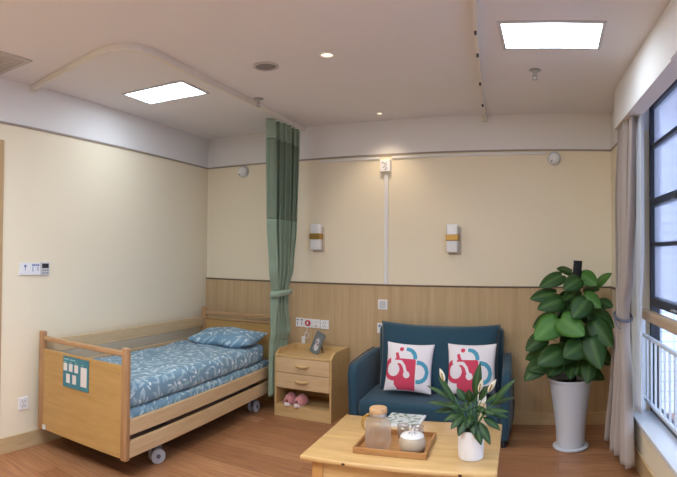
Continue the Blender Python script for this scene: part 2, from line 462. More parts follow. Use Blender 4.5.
# right wall with the window opening: local x points out of the room, local -y towards the camera
W0, W1, WT, SZ, WD = -.82, -4.6, 2.60, .34, .22
b = BM()
box(b, 0, WD, W0, .2, 0, TZ, mi=0); box(b, -.001, WD, W0, .2, TZ, CZ, mi=1)
box(b, 0, WD, W1, W0, 0, SZ-.02, mi=0); box(b, 0, WD, W1, W0, WT, CZ, mi=1)
box(b, 0, WD, -6.9, W1, 0, TZ, mi=0); box(b, 0, WD, -6.9, W1, TZ, CZ, mi=1)
struct('wall_right', b, [M['cream'], M['white']], **RF)
struct('trim_6', bz(-.012, 0, W0+.03, -.01, TZ-.007, TZ+.007), M['pic'], **RF)
struct('trim_7', bz(-.012, 0, W0+.03, -.01, DZ-.014, DZ), M['capd'], **RF)
struct('baseboard_right', bz(-.014, 0, -6.2, -.03, 0, .13, .002), M['base'], **RF)
struct('wall_front', bz(-5.2, 3.2, -2.1, -1.95, 0, CZ), M['cream'])
# boxed pelmet over the curtains
struct('trim_8', bz(-.108, 0, -2.23, -.715, 2.43, CZ, .002), M['white'], **RF)
struct('trim_9', bz(-.118, 0, -5.2, -2.23, 2.43, CZ, .002), M['ceiling'], **RF)
# ---- window
struct('sill_slab', bz(-.012, WD-.02, W1, W0, SZ-.03, SZ, .004), M['sill'], **RF).name = 'trim_10'
GX = .165
wn = bpy.data.objects.new('window_1', None); COL.objects.link(wn); wn.location = RF['loc']; wn.rotation_euler = (0, 0, RA); wn['kind'] = 'structure'
f = BM()
FR = .036
Y2 = -2.02                                                     # a mullion beyond the first bay
bars = [W0-.03, Y2, -3.25, W1+.03]
for y in bars: box(f, GX-.03, GX+.04, y-FR/2, y+FR/2, SZ, WT, .003)
for z, hh in ((WT-.02, .04), (2.28, .028), (1.865, .052), (1.56, .028), (1.145, .06), (SZ+.02, .04)):
    box(f, GX-(.035 if hh > .05 else .025), GX+.035, W1+.03, W0-.03, z-hh/2, z+hh/2, .003)
obj('window_frame', f, M['winframe'], wn)
for i in range(3):
    ya, yb = bars[i]-FR/2, bars[i+1]+FR/2
    for za, zb, mt in ((2.294, 2.58, 'pane_blue'), (1.896, 2.266, 'pane_blue'), (1.574, 1.834, 'pane_blue'), (1.18, 1.546, 'pane_blue'), (SZ+.04, 1.11, 'pane_clear')):
        obj('pane', bz(GX, GX+.006, yb, ya, za, zb), M[mt], wn)
h = BM(); box(h, GX-.06, GX-.035, -1.62, -1.47, 1.835, 1.855, .004); box(h, GX-.07, GX-.035, -1.62, -1.59, 1.825, 1.865, .004)
obj('window_latch', h, M['dark'], wn)
h = BM(); box(h, GX-.06, GX-.035, -1.56, -1.46, 1.13, 1.145, .004)
obj('window_latch', h, M['alu'], wn)
# ---- safety railing in the window bay
rl = thing('window_railing', 'white metal safety railing with wooden handrail inside the window bay', 'railing', RP(.83, -.08, SZ), RA)
L_ = -3.6
for z, hh in ((.565, .022), (.115, .02)):
    obj('rail', bz(-.012, .012, L_, -.01, z-hh/2-.0, z+hh/2, .003), M['railw'], rl)
obj('handrail', bz(-.03, .03, L_, -.005, .685, .755, .014, seg=3), M['handrail'], rl, 60)
n = 32
for i in range(n):
    y = -.04 - i*.112
    obj('baluster', bz(-.007, .007, y-.007, y+.007, .12, .56), M['railw'], rl)
for y in (-.02, -1.2, -2.4, -3.58): obj('post', bz(-.014, .014, y-.014, y+.014, 0, .69), M['railw'], rl)

# ---- what stands outside
o = thing('apartment_building', 'pale tiled apartment block seen through the window', 'building', (1.15, 8.2, -6), 0)
obj('facade', bz(0, 9, 0, 4, 0, 17), M['facade_p'], o)
for x0 in (.42, 2.6, 5.2): obj('tiled_strip', bz(x0, x0+.75, -.12, 0, 0, 17), M['facade'], o)
for k in range(5):
    for x in (1.85, 4.4, 7.2):
        fr = obj('window', bz(x-.5, x+.5, -.05, 0, 1.0+k*3.0, 2.5+k*3.0, .01), M['facade_w'], o)
        obj('pane', bz(x-.43, x+.43, -.06, -.04, 1.08+k*3.0, 2.42+k*3.0), M['pane_far'], fr)
for x in (.12, .3, 1.3, 2.35, 3.6): obj('downpipe', one(cyl, (x, -.05, 8.4), .04, 16.8, 12), M['facade_w'], o, 40)
struct('ground_outside', bz(1.6, 14, -8, 16, -6.2, -6), M['pave']).name = 'floor_outside'

# ------------------------------------------------------------------ ceiling fittings
def quad_slab(bm, q, z0, z1, mi=0, grow=0):
    c = sum((Vector(p) for p in q), Vector((0, 0)))/4
    pts = [c + (Vector(p)-c)*(1+grow) for p in q]
    t = bmesh.new(); a = [t.verts.new((p.x, p.y, z0)) for p in pts]; f = t.faces.new(a)
    r = bmesh.ops.extrude_face_region(t, geom=[f]); bmesh.ops.translate(t, vec=(0, 0, z1-z0), verts=[v for v in r['geom'] if isinstance(v, bmesh.types.BMVert)])
    bmesh.ops.recalc_face_normals(t, faces=t.faces); join(bm, t, mi)
def panel_light(cx, cy, wx, wy, rz, label):
    t = thing('ceiling_panel_light', label, 'ceiling light', (cx, cy, CZ), rz, 'flat panel lights in the ceiling')
    f = BM()
    for x0, x1, y0, y1 in ((-wx/2-.02, wx/2+.02, wy/2, wy/2+.02), (-wx/2-.02, wx/2+.02, -wy/2-.02, -wy/2), (-wx/2-.02, -wx/2, -wy/2, wy/2), (wx/2, wx/2+.02, -wy/2, wy/2)):
        box(f, x0, x1, y0, y1, -.010, 0)
    obj('frame', f, M['plastic_dim'], t)
    obj('diffuser', bz(-wx/2, wx/2, -wy/2, wy/2, -.006, -.001), M['panel'], t)
panel_light(-2.817, 3.140, .545, .33, .09, 'square-cornered lit panel light in the ceiling above the bed')
panel_light(-.037, 3.035, .545, .35, .01, 'large lit panel light in the ceiling near the window side')
def downlight(x, y, r, e, label, grp=None, lamp=True):
    t = thing('recessed_downlight', label, 'ceiling light', (x, y, CZ), 0, grp)
    rb = BM(); lathe(rb, [(r, 0), (r, -.006), (r*.82, -.010), (r*.76, -.004), (r*.76, -.001)]); obj('trim_ring', rb, M['plastic'], t, 40)
    obj('lens', one(cyl, (0, 0, -.003), r*.76, .003), M['warm'], t)
    if lamp:
        l = bpy.data.lights.new('downlight_lamp', 'SPOT'); l.energy = e; l.color = (1, .80, .58); l.spot_size = radians(115); l.spot_blend = .9; l.shadow_soft_size = .04
        lo = bpy.data.objects.new('downlight_lamp', l); COL.objects.link(lo); lo.parent = t; lo.location = (0, 0, -.03)
downlight(-1.401, 3.046, .046, DOWN_E, 'warm recessed downlight in the middle of the ceiling', 'recessed downlights')
downlight(-1.552, 4.50, .032, DOWN_E*.30, 'small warm downlight close to the back wall above the sofa', 'recessed downlights')
panel_light(-1.75, .70, 1.15, 1.0, 0, 'added fill-light panel overhead on the left, out of the picture')  # unseen panel added as flat fill for the left and back walls
panel_light(-.45, .55, 1.15, 1.0, 0, 'added fill-light panel overhead on the window side, out of the picture')  # second fill panel, also added out of view to even the light
downlight(-1.35, .1, .046, DOWN_E*1.4, 'warm recessed downlight overhead in the middle of the room', 'recessed downlights out of the picture')
downlight(-2.9, .2, .046, DOWN_E*1.4, 'warm recessed downlight overhead by the door', 'recessed downlights out of the picture')
# ceiling speaker
t = thing('ceiling_speaker', 'round grey speaker grille set flush in the ceiling', 'speaker', (-1.855, 3.065, CZ))
rb = BM(); lathe(rb, [(.086, 0), (.086, -.007), (.072, -.010), (.068, -.004), (.068, 0)]); obj('rim', rb, M['vent'], t, 40)
g = BM(); lathe(g, [(.068, -.003), (.05, -.007), (.02, -.009), (0, -.009)]); obj('grille', g, plain('speaker_mesh', srgb(150, 146, 146), .7, noise=.4, nscale=500), t, 40)
# sprinklers
for x, y, lb in ((-2.30, 3.69, 'small metal sprinkler head on the ceiling by the green curtain'), (-.158, 3.624, 'small metal sprinkler head on the ceiling near the window side')):
    t = thing('ceiling_sprinkler', lb, 'sprinkler', (x, y, CZ), 0, 'ceiling sprinklers')
    p = BM(); lathe(p, [(0, -.001), (.040, -.001), (.040, -.006), (.026, -.012), (0, -.012)], n=24); obj('escutcheon', p, M['alu'], t, 40)
    p = BM(); cyl(p, (0, 0, -.03), .009, .036, 12); tube(p, arc((.009, 0, -.03), (.02, 0, -.045), (.006, 0, -.062), 6), .0028, 6); tube(p, arc((-.009, 0, -.03), (-.02, 0, -.045), (-.006, 0, -.062), 6), .0028, 6)
    obj('body', p, M['alu'], t, 40)
    p = BM(); cyl(p, (0, 0, -.064), .019, .003, 16); obj('deflector', p, M['alu'], t, 40)
# air grille at the far left
t = thing('ceiling_air_grille', 'flat white air grille in the ceiling above the left wall', 'air vent', (-3.15, 1.72, CZ), LA)
f = BM(); box(f, -.14, .235, .195, .235, -.010, 0); box(f, -.14, .235, -.30, -.26, -.010, 0); box(f, -.14, -.10, -.26, .195, -.010, 0); box(f, .195, .235, -.26, .195, -.010, 0)
obj('frame', f, M['vent'], t)
f = BM(); box(f, -.10, .195, -.26, .195, -.004, -.001)
for i in range(14): box(f, -.10, .195, -.245+i*.032, -.235+i*.032, -.009, -.003)
obj('louvre', f, M['vent'], t)
# curtain tracks
def strip_path(bm, pts, w, z0, z1):
    """rectangular bar along a flat path"""
    t = bmesh.new(); rows = []
    P = [Vector((p[0], p[1])) for p in pts]
    for i, p in enumerate(P):
        d = (P[min(i+1, len(P)-1)] - P[max(i-1, 0)]).normalized(); n = Vector((-d.y, d.x))*w/2
        rows.append([t.verts.new((p.x+n.x, p.y+n.y, z0)), t.verts.new((p.x-n.x, p.y-n.y, z0)), t.verts.new((p.x-n.x, p.y-n.y, z1)), t.verts.new((p.x+n.x, p.y+n.y, z1))])
    for a, c in zip(rows, rows[1:]):
        for k in range(4): t.faces.new((a[k], a[(k+1) % 4], c[(k+1) % 4], c[k]))
    t.faces.new(rows[0]); t.faces.new(rows[-1]); bmesh.ops.recalc_face_normals(t, faces=t.faces); join(bm, t)
cpts = [(-3.385, 2.29), (-2.58, 2.185)] + [tuple(v[:2]) for v in arc((-2.58, 2.185, 0), (-2.255, 2.145, 0), (-2.275, 2.42, 0), 12)][1:] + [(-2.335, 3.0), (-2.385, 3.9), (-2.437, 4.75)]
t = thing('curtain_track', 'white L-shaped curtain track curving around the bed on the ceiling', 'curtain track', (0, 0, 0))
b = BM(); strip_path(b, cpts, .026, CZ-.040, CZ-.012); strip_path(b, cpts, .034, CZ-.012, CZ-.001); obj('rail', b, M['track'], t)
for i, (x, y) in enumerate(((-3.375, 2.29), (-2.9, 2.227), (-2.325, 2.85), (-2.357, 3.4))):
    obj('end_bracket' if i == 0 else 'bracket', bz(x-.02, x+.02, y-.02, y+.02, CZ-.05 if i == 0 else CZ-.02, CZ-.0005, .003), M['track'], t)
t = thing('curtain_track', 'straight bare curtain track crossing the ceiling to the back wall', 'curtain track', (0, 0, 0))
c2 = [(-.36, 1.9), (-.405, 2.587), (-.44, 2.812), (-.51, 3.404), (-.60, 4.2), (-.655, 4.765)]
b = BM(); strip_path(b, c2, .022, CZ-.036, CZ-.001); obj('rail', b, M['track'], t)
for x, y in ((-.447, 2.87), (-.485, 3.2), (-.55, 3.75), (-.61, 4.3)): obj('glider', one(cyl, (x, y, CZ-.046), .008, .02, 10), M['dark'], t)
obj('end_bracket', bz(-.675, -.635, 4.735, 4.768, CZ-.065, CZ-.001, .003), M['track'], t)

# ------------------------------------------------------------------ wall fittings
def wall_sconce(x, z, label):
    t = thing('wall_sconce', label, 'wall light', (x, BY, z), 0, 'wall sconces on the back wall')
    obj('back_plate', bz(-.056, .062, -.014, 0, -.135, .11, .003), plain('sconce_plate', srgb(196, 182, 166), .4), t)
    obj('shade', bz(-.058, .04, -.085, -.014, -.115, .135, .010, seg=3), M['opal'], t, 40)
    obj('brass_band', bz(-.062, .05, -.092, -.012, -.012, .044, .004), M['brass'], t)['label'] = 'brushed brass band'
wall_sconce(-2.262, 1.634, 'white wall sconce with brass band beside the green curtain')
wall_sconce(-.928, 1.618, 'white wall sconce with brass band above the right end of the sofa')
def detector(x, z, label):
    t = thing('wall_detector', label, 'detector', (x, BY, z), 0, 'round detectors under the picture rail')
    b = BM(); lathe(b, [(0, .0), (.058, .0), (.060, .018), (.050, .030), (0, .030)], axis='y'); obj('base', b, M['plastic_dim'], t, 40)
    b = BM(); lathe(b, [(.046, .030), (.044, .046), (.030, .060), (.012, .066), (0, .067)], axis='y'); obj('dome', b, M['plastic'], t, 60)
    b = BM(); cyl(b, (-.02, -.058, -.03), .006, .012, 10, axis='y'); obj('sensor', b, M['dark'], t)
detector(-3.145, 2.338, 'round white detector on the wall between bed corner and green curtain')
detector(-.038, 2.333, 'round white detector on the wall above the large potted plant')
t = thing('call_unit', 'small white square box with dark marks above the vertical cable duct', 'wall box', (-1.578, BY, 2.302))
obj('housing', bz(-.050, .050, -.036, 0, -.055, .058, .006), M['plastic'], t)
b = BM()
for x, z, r in ((-.022, .03, .007), (-.005, .018, .006), (.01, .026, .005), (.015, .008, .005), (0, -.004, .006), (-.014, -.014, .005), (.013, -.022, .006), (.003, -.035, .005)): cyl(b, (x, -.037, z), r, .003, 10, axis='y')
obj('marks', b, M['greyink'], t)
t = tag(obj('cable_duct', bz(-.019, .019, -.014, 0, 0, 1.02, .003), M['white'], None, None, (-1.572, BY, DZ+.001)), 'vertical white cable duct running from the wall box down to the panelling', 'cable duct')
t = tag(obj('cable_duct', bz(-2.25, -1.64, -.014, 0, -.011, .011, .003), M['white'], None, None, (0, BY, 2.380)), 'thin horizontal white duct left of the square wall box', 'cable duct')
t = tag(obj('cable_duct', bz(-1.52, -.11, -.014, 0, -.011, .011, .003), M['white'], None, None, (0, BY, 2.380)), 'thin horizontal white duct from the square wall box to the right detector', 'cable duct')
def socket_holes(b, x, z, y=-.0125, s=1):
    for dx in (-.012, .012): box(b, x+dx*s-.002, x+dx*s+.002, y-.0012, y, z+.010*s, z+.024*s)
    box(b, x-.002, x+.002, y-.0012, y, z-.012, z-.001)
    for sg in (-1, 1): box(b, x+sg*.011-.002, x+sg*.011+.002, y-.0012, y, z-.024, z-.012, M=Matrix.Translation((x+sg*.011, 0, z-.018)) @ Matrix.Rotation(sg*.5, 4, 'Y') @ Matrix.Translation((-x-sg*.011, 0, -z+.018)))
# bedside strip: four plates
t = thing('bedside_outlet_strip', 'row of four white plates with a red call button above the nightstand', 'socket', (-2.320, BY-.012, .805))
x = -.18
for k in range(4):
    p = obj('plate', bz(x+.002, x+.088, -.012, 0, -.043-.002*k, .043-.002*k, .003), M['plastic'], t)
    b = BM(); xc = x+.045; zc = -.002*k
    if k == 0:
        for dx in (-.022, .022):
            box(b, xc+dx-.012, xc+dx+.012, -.0132, -.012, zc+.020, zc+.032)
            box(b, xc+dx-.003, xc+dx+.003, -.0132, -.012, zc-.025, zc+.010)
        obj('markings', b, M['greyink'], p)
    elif k == 1:
        lathe(b, [(0, .012), (.030, .012), (.030, .016), (.024, .018), (0, .018)], (xc, 0, zc), axis='y'); obj('call_button', b, M['red'], p, 40)['label'] = 'red round call button'
        b = BM(); box(b, xc-.009, xc+.009, -.0192, -.0178, zc-.012, zc+.010); cyl(b, (xc, -.0185, zc+.014), .006, .0015, 12, axis='y'); obj('nurse_symbol', b, M['plastic'], p)
    elif k == 2:
        for dx in (-.010, .010): obj('slot', bz(xc+dx-.002, xc+dx+.002, -.0132, -.012, zc+.01, zc+.02), M['greyink'], p)
        box(b, xc-.012, xc+.012, -.0132, -.012, zc-.024, zc-.016); obj('slot', b, M['greyink'], p)
    else: socket_holes(b, xc, zc); obj('slots', b, M['greyink'], p)
    x += .09
# call cord hanging from the strip
t = thing('call_pull_cord', 'white pull cord with a tag hanging behind the photo frame', 'pull cord', (-2.372, BY-.012, .76))
pts = [(0, -.008, 0), (0, -.012, -.03)]
obj('cord', one(tube, pts + [(-.02, -.02, -.06), (-.026, -.022, -.09)], .0035), M['plastic'], t, 60)
obj('loop', one(tube, [(.0+.022*sin(a), -.016, -.05-.026*(1-cos(a))) for a in [i*2*pi/14 for i in range(15)]], .003), M['plastic'], t, 60)
obj('tag', bz(-.05, -.014, -.032, -.016, -.17, -.085, .005), M['plastic'], t)
def one_plate(name, label, cat, x, z, s, y=BY-.012, fn=None):
    t = thing(name, label, cat, (x, y, z))
    obj('plate', bz(-s/2, s/2, -.011, 0, -s/2, s/2, .003), M['plastic'], t)
    b = BM()
    if fn == 'rocker': obj('rocker', bz(-s*.32, s*.32, -.015, -.011, -s*.36, s*.36, .002), M['plastic_dim'], t)
    if fn == 'socket':
        obj('slot', bz(-.03, -.012, -.0125, -.011, .012, .03), M['blueink'], t); obj('slot', bz(.012, .03, -.0125, -.011, .012, .03), M['blueink'], t)
one_plate('wall_switch', 'square white wall switch above the left end of the sofa', 'switch', -1.597, 1.018, .092, fn='rocker')
one_plate('wall_socket', 'square white wall socket half hidden behind the sofa back', 'socket', -1.603, .80, .092, fn='socket')
# left wall controls
t = thing('wall_control_panel', 'row of two white switches and a thermostat on the left wall', 'wall control', LP(2.49, 0, 1.343), LA)
# local x = into the room, local y = towards the back wall
for k, (y0, y1) in enumerate(((-.105, .0), (.003, .095))):
    p = obj('switch_plate', bz(0, .012, y0, y1, -.046, .046, .003), M['plastic'], t)
    b = BM(); yc = (y0+y1)/2
    if k == 0: cyl(b, (.0125, yc, .022), .010, .002, 12, axis='x'); box(b, .012, .0132, yc-.002, yc+.002, -.012, .012)
    else:
        for dy in (-.028, -.01, .01, .028): box(b, .012, .0132, yc+dy-.006, yc+dy+.006, .022, .036)
        box(b, .012, .0132, yc-.03, yc-.025, -.02, .018); box(b, .012, .0132, yc+.02, yc+.025, -.015, .018)
    obj('symbols', b, M['blueink'], p)
p = obj('thermostat', bz(0, .018, .098, .185, -.050, .050, .004), M['plastic_dim'], t)
obj('display', bz(.018, .0195, .108, .175, .005, .040, .001), M['dark'], p)
b = BM()
for y in (.112, .135, .158):
    for z in (-.012, -.032): box(b, .018, .0195, y, y+.014, z-.004, z+.004)
obj('button', b, M['greyink'], p)
t = thing('wall_socket', 'white wall socket low on the left wall behind the footboard', 'socket', LP(2.535, 0, .338), LA)
obj('plate', bz(0, .012, -.046, .046, -.046, .046, .003), M['plastic'], t)
b = BM()
for y in (-.012, .012): box(b, .012, .0132, y-.002, y+.002, .01, .026)
for y in (-.011, .011): box(b, .012, .0132, y-.003, y+.003, -.026, -.014)
box(b, .012, .0132, -.002, .002, -.010, .002)
obj('slots', b, M['greyink'], t)

# ------------------------------------------------------------------ care bed
# local x across (0 = right side, negative towards the left wall), local y along the bed (0 = foot end)
BW = .877
BO = (-2.447, 2.400, 0)
bed = thing('care_bed', 'wooden care bed with side rails and blue leaf-print bedding along the left wall', 'bed', BO, BA)
def post(x, y, z0, z1, wx=.052, wy=.045, nm='post'):
    b = BM(); box(b, x-wx/2, x+wx/2, y-wy/2, y+wy/2, z0, z1, .012, seg=3); return obj(nm, b, M['birch_z'], bed, 50)
post(-.026, .022, .155, .872); post(-BW+.026, .022, .155, .885)
post(-.026, 2.20, .155, .885); post(-BW+.026, 2.20, .155, .915)
fb = obj('footboard', bz(-BW+.052, -.052, .008, .028, .165, .757, .003), M['bedpanel'], bed)
obj('top_rail', bz(-BW+.05, -.05, .006, .038, .815, .850, .008, seg=3), M['birch_x'], bed, 50)
b = BM()
for x in (-.075, -BW+.075):
    for z in (.19, .40, .70): obj('screw_cap', one(cyl, (x, .0075, z), .004, .002, 8, axis='y'), M['wheel_hub'], fb)
obj('corner_plate', bz(-BW+.054, -BW+.09, .002, .008, .165, .20, .002), M['plastic_dim'], fb)
hd = obj('headboard', bz(-BW+.052, -.052, 2.19, 2.212, .33, .785, .003), M['bedpanel'], bed)
obj('top_rail', bz(-BW+.05, -.05, 2.18, 2.218, .838, .875, .008, seg=3), M['birch_x'], bed, 50)
obj('top_rail', bz(-BW+.05, -.05, 2.186, 2.214, .792, .812, .004), M['birch_x'], bed, 50)
# side rails
for z0, z1 in ((.312, .412), (.168, .276)): obj('side_board', bz(-.030, -.006, .045, 2.18, z0, z1, .005), M['birch'], bed)
obj('side_board', bz(-BW+.006, -BW+.030, .045, 2.18, .168, .30, .005), M['birch'], bed)
for z0, z1 in ((.712, .815), (.525, .622)): obj('guard_rail', bz(-BW+.006, -BW+.030, .045, 2.18, z0, z1, .006), M['birch'], bed)
obj('mattress_deck', bz(-BW+.035, -.035, .06, 2.17, .31, .345), M['wheel_hub'], bed)
b = BM(); box(b, -.72, -.66, .12, 2.08, .20, .30); box(b, -.22, -.16, .12, 2.08, .20, .30); box(b, -.75, -.07, .47, .53, .20, .26); box(b, -.75, -.07, 1.89, 1.95, .20, .26)
obj('underframe', b, M['wheel_hub'], bed)
def caster(x, y, a=0):
    c = thing('caster', None, None, (x, y, 0), a); c.parent = bed
    b = BM()
    for dx in (-.026, .026): cyl(b, (dx, 0, .054), .054, .020, 28, axis='x', bev=.005)
    obj('wheel', b, M['wheel'], c, 40)
    b = BM(); box(b, -.014, .014, -.035, .035, .05, .125, .008); cyl(b, (0, .01, .16), .016, .10, 14)
    for dx in (-.037, .037): cyl(b, (dx, 0, .054), .016, .004, 16, axis='x')
    obj('fork', b, M['wheel_hub'], c, 40)
caster(-.105, .455, -.55); caster(-.70, .50, -.2); caster(-.105, 1.92, -.05); caster(-.70, 1.92, 0)
# care card on the footboard
t = thing('care_card', 'teal card with six white boxes fixed to the bed footboard', 'notice card', (BO[0], BO[1], 0), BA)
# card plane just in front of the footboard
obj('backing', bz(-.600, -.345, .000, .006, .528, .742, .001), M['teal'], t)
b = BM()
def cbox(x0, x1, z0, z1): box(b, x0, x1, -.0018, -.0002, z0, z1)
for i in range(3): cbox(-.593+i*.056, -.557+i*.056, .642, .695)
for i in range(2): cbox(-.564+i*.063, -.527+i*.063, .560, .622)
cbox(-.418, -.360, .558, .690)
obj('name_slot', b, M['card'], t)
ink = plain('pale_teal_ink', srgb(150, 196, 200), .5)
b = BM()
for x0 in (-.590, -.525):
    for i in range(5): box(b, x0+i*.011, x0+i*.011+.008, -.0015, -.0002, .718, .728)
obj('heading', b, ink, t)
for x0 in (-.588, -.532, -.476, -.412): obj('small_text', bz(x0, x0+.022, -.0015, -.0002, .702, .707), ink, t)

# bedding: mattress and duvet, a pillow
def hsh(x, y, s=1.0): return sin(x*7.1*s+y*3.3)*.4 + sin(y*9.7*s-x*5.1)*.35 + sin((x+y)*17*s)*.18
mt = thing('mattress', 'mattress in a blue leaf-print cover on the care bed', 'mattress', BO, BA)
def soft_box(x0, x1, y0, y1, z0, z1, r, nx, ny, amp, top=True):
    b = BM(); nz = 6
    t = bmesh.new(); bmesh.ops.create_cube(t, size=1)
    for v in t.verts: v.co = Vector(((x0+x1)/2+v.co.x*(x1-x0), (y0+y1)/2+v.co.y*(y1-y0), (z0+z1)/2+v.co.z*(z1-z0)))
    bmesh.ops.bevel(t, geom=list(t.edges), offset=r, segments=4, profile=.5, affect='EDGES')
    bmesh.ops.triangulate(t, faces=[])
    for ax, lo, hi, k in ((0, x0, x1, nx), (1, y0, y1, ny)):
        for i in range(1, k):
            c = lo+(hi-lo)*i/k; no = Vector((1, 0, 0)) if ax == 0 else Vector((0, 1, 0))
            co = no*c
            bmesh.ops.bisect_plane(t, geom=t.verts[:]+t.edges[:]+t.faces[:], plane_co=co, plane_no=no)
    for v in t.verts:
        k = min(1, max(0, (v.co.z-z0)/(z1-z0)))
        v.co.z += amp*hsh(v.co.x, v.co.y)*k
        side = 1 if v.co.x > (x0+x1)/2 else -1
        if min(abs(v.co.x-x0), abs(v.co.x-x1)) < r*1.2: v.co.x += side*amp*.6*sin(v.co.y*13+v.co.z*9)
    join(b, t); return b
obj('mattress_body', soft_box(-BW+.045, -.045, .055, 2.14, .346, .458, .03, 14, 30, .001), M['bedding'], mt, 60)
dv = tag(obj('duvet', soft_box(-BW+.048, -.036, .06, 2.02, .461, .625, .055, 26, 60, .010), M['bedding'], None, 80, BO, BA), 'blue duvet printed with white leaves, spread flat on the mattress', 'duvet')
def pillow_mesh(w, h, t, n=28, pinch=.10, col=None, pw=.5):
    """cushion in the xz plane, facing -y; w wide, h high, t thick; pointed corners"""
    b = BM(); V = {}
    for sgn in (-1, 1):
        for i in range(n+1):
            for j in range(n+1):
                u, v = -1+2*i/n, -1+2*j/n
                edge = i in (0, n) or j in (0, n)
                if edge and sgn == 1: V[(sgn, i, j)] = V[(-1, i, j)]; continue
                x = u*(1-pinch*(1-v*v)*abs(u)**3*1.0); z = v*(1-pinch*(1-u*u)*abs(v)**3*1.0)
                d = ((1-u*u)*(1-v*v))**pw
                V[(sgn, i, j)] = b.verts.new((x*w/2, sgn*t/2*d, z*h/2))
    for sgn in (-1, 1):
        for i in range(n):
            for j in range(n):
                q = [V[(sgn, i, j)], V[(sgn, i+1, j)], V[(sgn, i+1, j+1)], V[(sgn, i, j+1)]]
                if sgn == 1: q.reverse()
                b.faces.new(q)
    return b
pb = pillow_mesh(.66, .42, .16, 30, .07, pw=.5)
for v in pb.verts: v.co.y += .010*sin(v.co.x*19+2)*cos(v.co.z*17)
bmesh.ops.rotate(pb, cent=(0, 0, 0), matrix=Matrix.Rotation(-pi/2+.10, 3, 'X'), verts=pb.verts)
PL = Vector((cos(BA)*-.35 - sin(BA)*1.84, sin(BA)*-.35 + cos(BA)*1.84, 0))
tag(obj('bed_pillow', pb, M['bedding'], None, 80, (BO[0]+PL.x, BO[1]+PL.y, .685), BA+.04), 'plump blue leaf-print pillow at the head of the bed', 'pillow')

# ------------------------------------------------------------------ drapes
def drape(levels, nf, n=160, thick=.003, ph=0, zstep=None, fx=None):
    """levels: (z, (x0,y0), (x1,y1), amp); a pleated cloth whose cross-section runs from p0 to p1"""
    b = BM(); rows = []
    for li, (z, p0, p1, amp) in enumerate(levels):
        p0, p1 = Vector(p0), Vector(p1); d = (p1-p0); nn = Vector((-d.y, d.x)).normalized(); dn = d.normalized(); row = []
        for i in range(n+1):
            s = i/n
            a = 2*pi*nf*s + ph
            o = sin(a + .5*sin(a*.37+1))*amp*(.75+.25*sin(s*11+2)) + amp*.18*sin(a*2.3+z*1.5)
            q = p0 + d*s + nn*o + dn*(amp*.35*sin(2*a+.6))
            row.append(b.verts.new((q.x, q.y, z)))
        rows.append(row)
    for a, c in zip(rows, rows[1:]):
        for i in range(n): b.faces.new((a[i], a[i+1], c[i+1], c[i]))
    return b
def levels_interp(keys, nz):
    out = []
    zs = [k[0] for k in keys]
    for j in range(nz+1):
        z = zs[0] + (zs[-1]-zs[0])*j/nz
        for a, c in zip(keys, keys[1:]):
            if (a[0] >= z >= c[0]) or (a[0] <= z <= c[0]):
                f = (z-a[0])/(c[0]-a[0]) if c[0] != a[0] else 0
                f = f*f*(3-2*f)
                L = lambda p, q: (p[0]+(q[0]-p[0])*f, p[1]+(q[1]-p[1])*f)
                out.append((z, L(a[1], c[1]), L(a[2], c[2]), a[3]+(c[3]-a[3])*f)); break
    return out
gc = thing('privacy_curtain', 'sage green privacy curtain gathered and tied beside the bed', 'curtain', (-2.46, 4.4, 0))
GO = Vector((-2.46, 4.4))
def g(p): return (p[0]-GO.x, p[1]-GO.y)
K = [(2.672, g((-2.42, 4.06)), g((-2.42, 4.64)), .040), (2.45, g((-2.425, 4.08)), g((-2.42, 4.64)), .044), (1.75, g((-2.44, 4.12)), g((-2.42, 4.62)), .044), (1.35, g((-2.455, 4.19)), g((-2.43, 4.58)), .044),
     (1.12, g((-2.485, 4.28)), g((-2.455, 4.50)), .040), (1.02, g((-2.49, 4.27)), g((-2.46, 4.52)), .040), (.75, g((-2.500, 4.28)), g((-2.465, 4.58)), .022), (.64, g((-2.520, 4.28)), g((-2.515, 4.62)), .014), (.15, g((-2.525, 4.28)), g((-2.52, 4.64)), .013)]
def part_drape(nm, z1, z0, mt, nz):
    lv = [l for l in levels_interp(K, 120) if z0-.0001 <= l[0] <= z1+.0001]
    o = obj(nm, drape(lv, 6.5, 190), mt, gc, 180)
    md = o.modifiers.new('s', 'SOLIDIFY'); md.thickness = .003
    return o
step = (2.672-.15)/120
zz = lambda k: 2.672 - step*k
part_drape('header_band', zz(0), zz(8), M['green'], 9)
part_drape('net_panel', zz(8), zz(42), M['net'], 30)['label'] = 'see-through net panel'
part_drape('curtain_cloth', zz(42), zz(120), M['green'], 70)
b = BM()
ring = [(.0+.073*cos(a)-.012, .155*sin(a)+.0, 1.115+.012*sin(a+1)) for a in [i*2*pi/28 for i in range(29)]]
t_ = bmesh.new(); rw = []
for x, y, z in ring: rw.append([t_.verts.new((x, y, z-.028)), t_.verts.new((x*1.06, y*1.03, z)), t_.verts.new((x, y, z+.028))])
for a, c in zip(rw, rw[1:]):
    for k in range(2): t_.faces.new((a[k], c[k], c[k+1], a[k+1]))
bmesh.ops.remove_doubles(t_, verts=t_.verts, dist=.0005)
join(b, t_)
o = obj('tieback', b, M['green_d'], gc, 60); md = o.modifiers.new('s', 'SOLIDIFY'); md.thickness = .005

wc = thing('window_curtain', 'beige linen curtain tied back beside the window', 'curtain', RP(.95, .05, 0), RA)
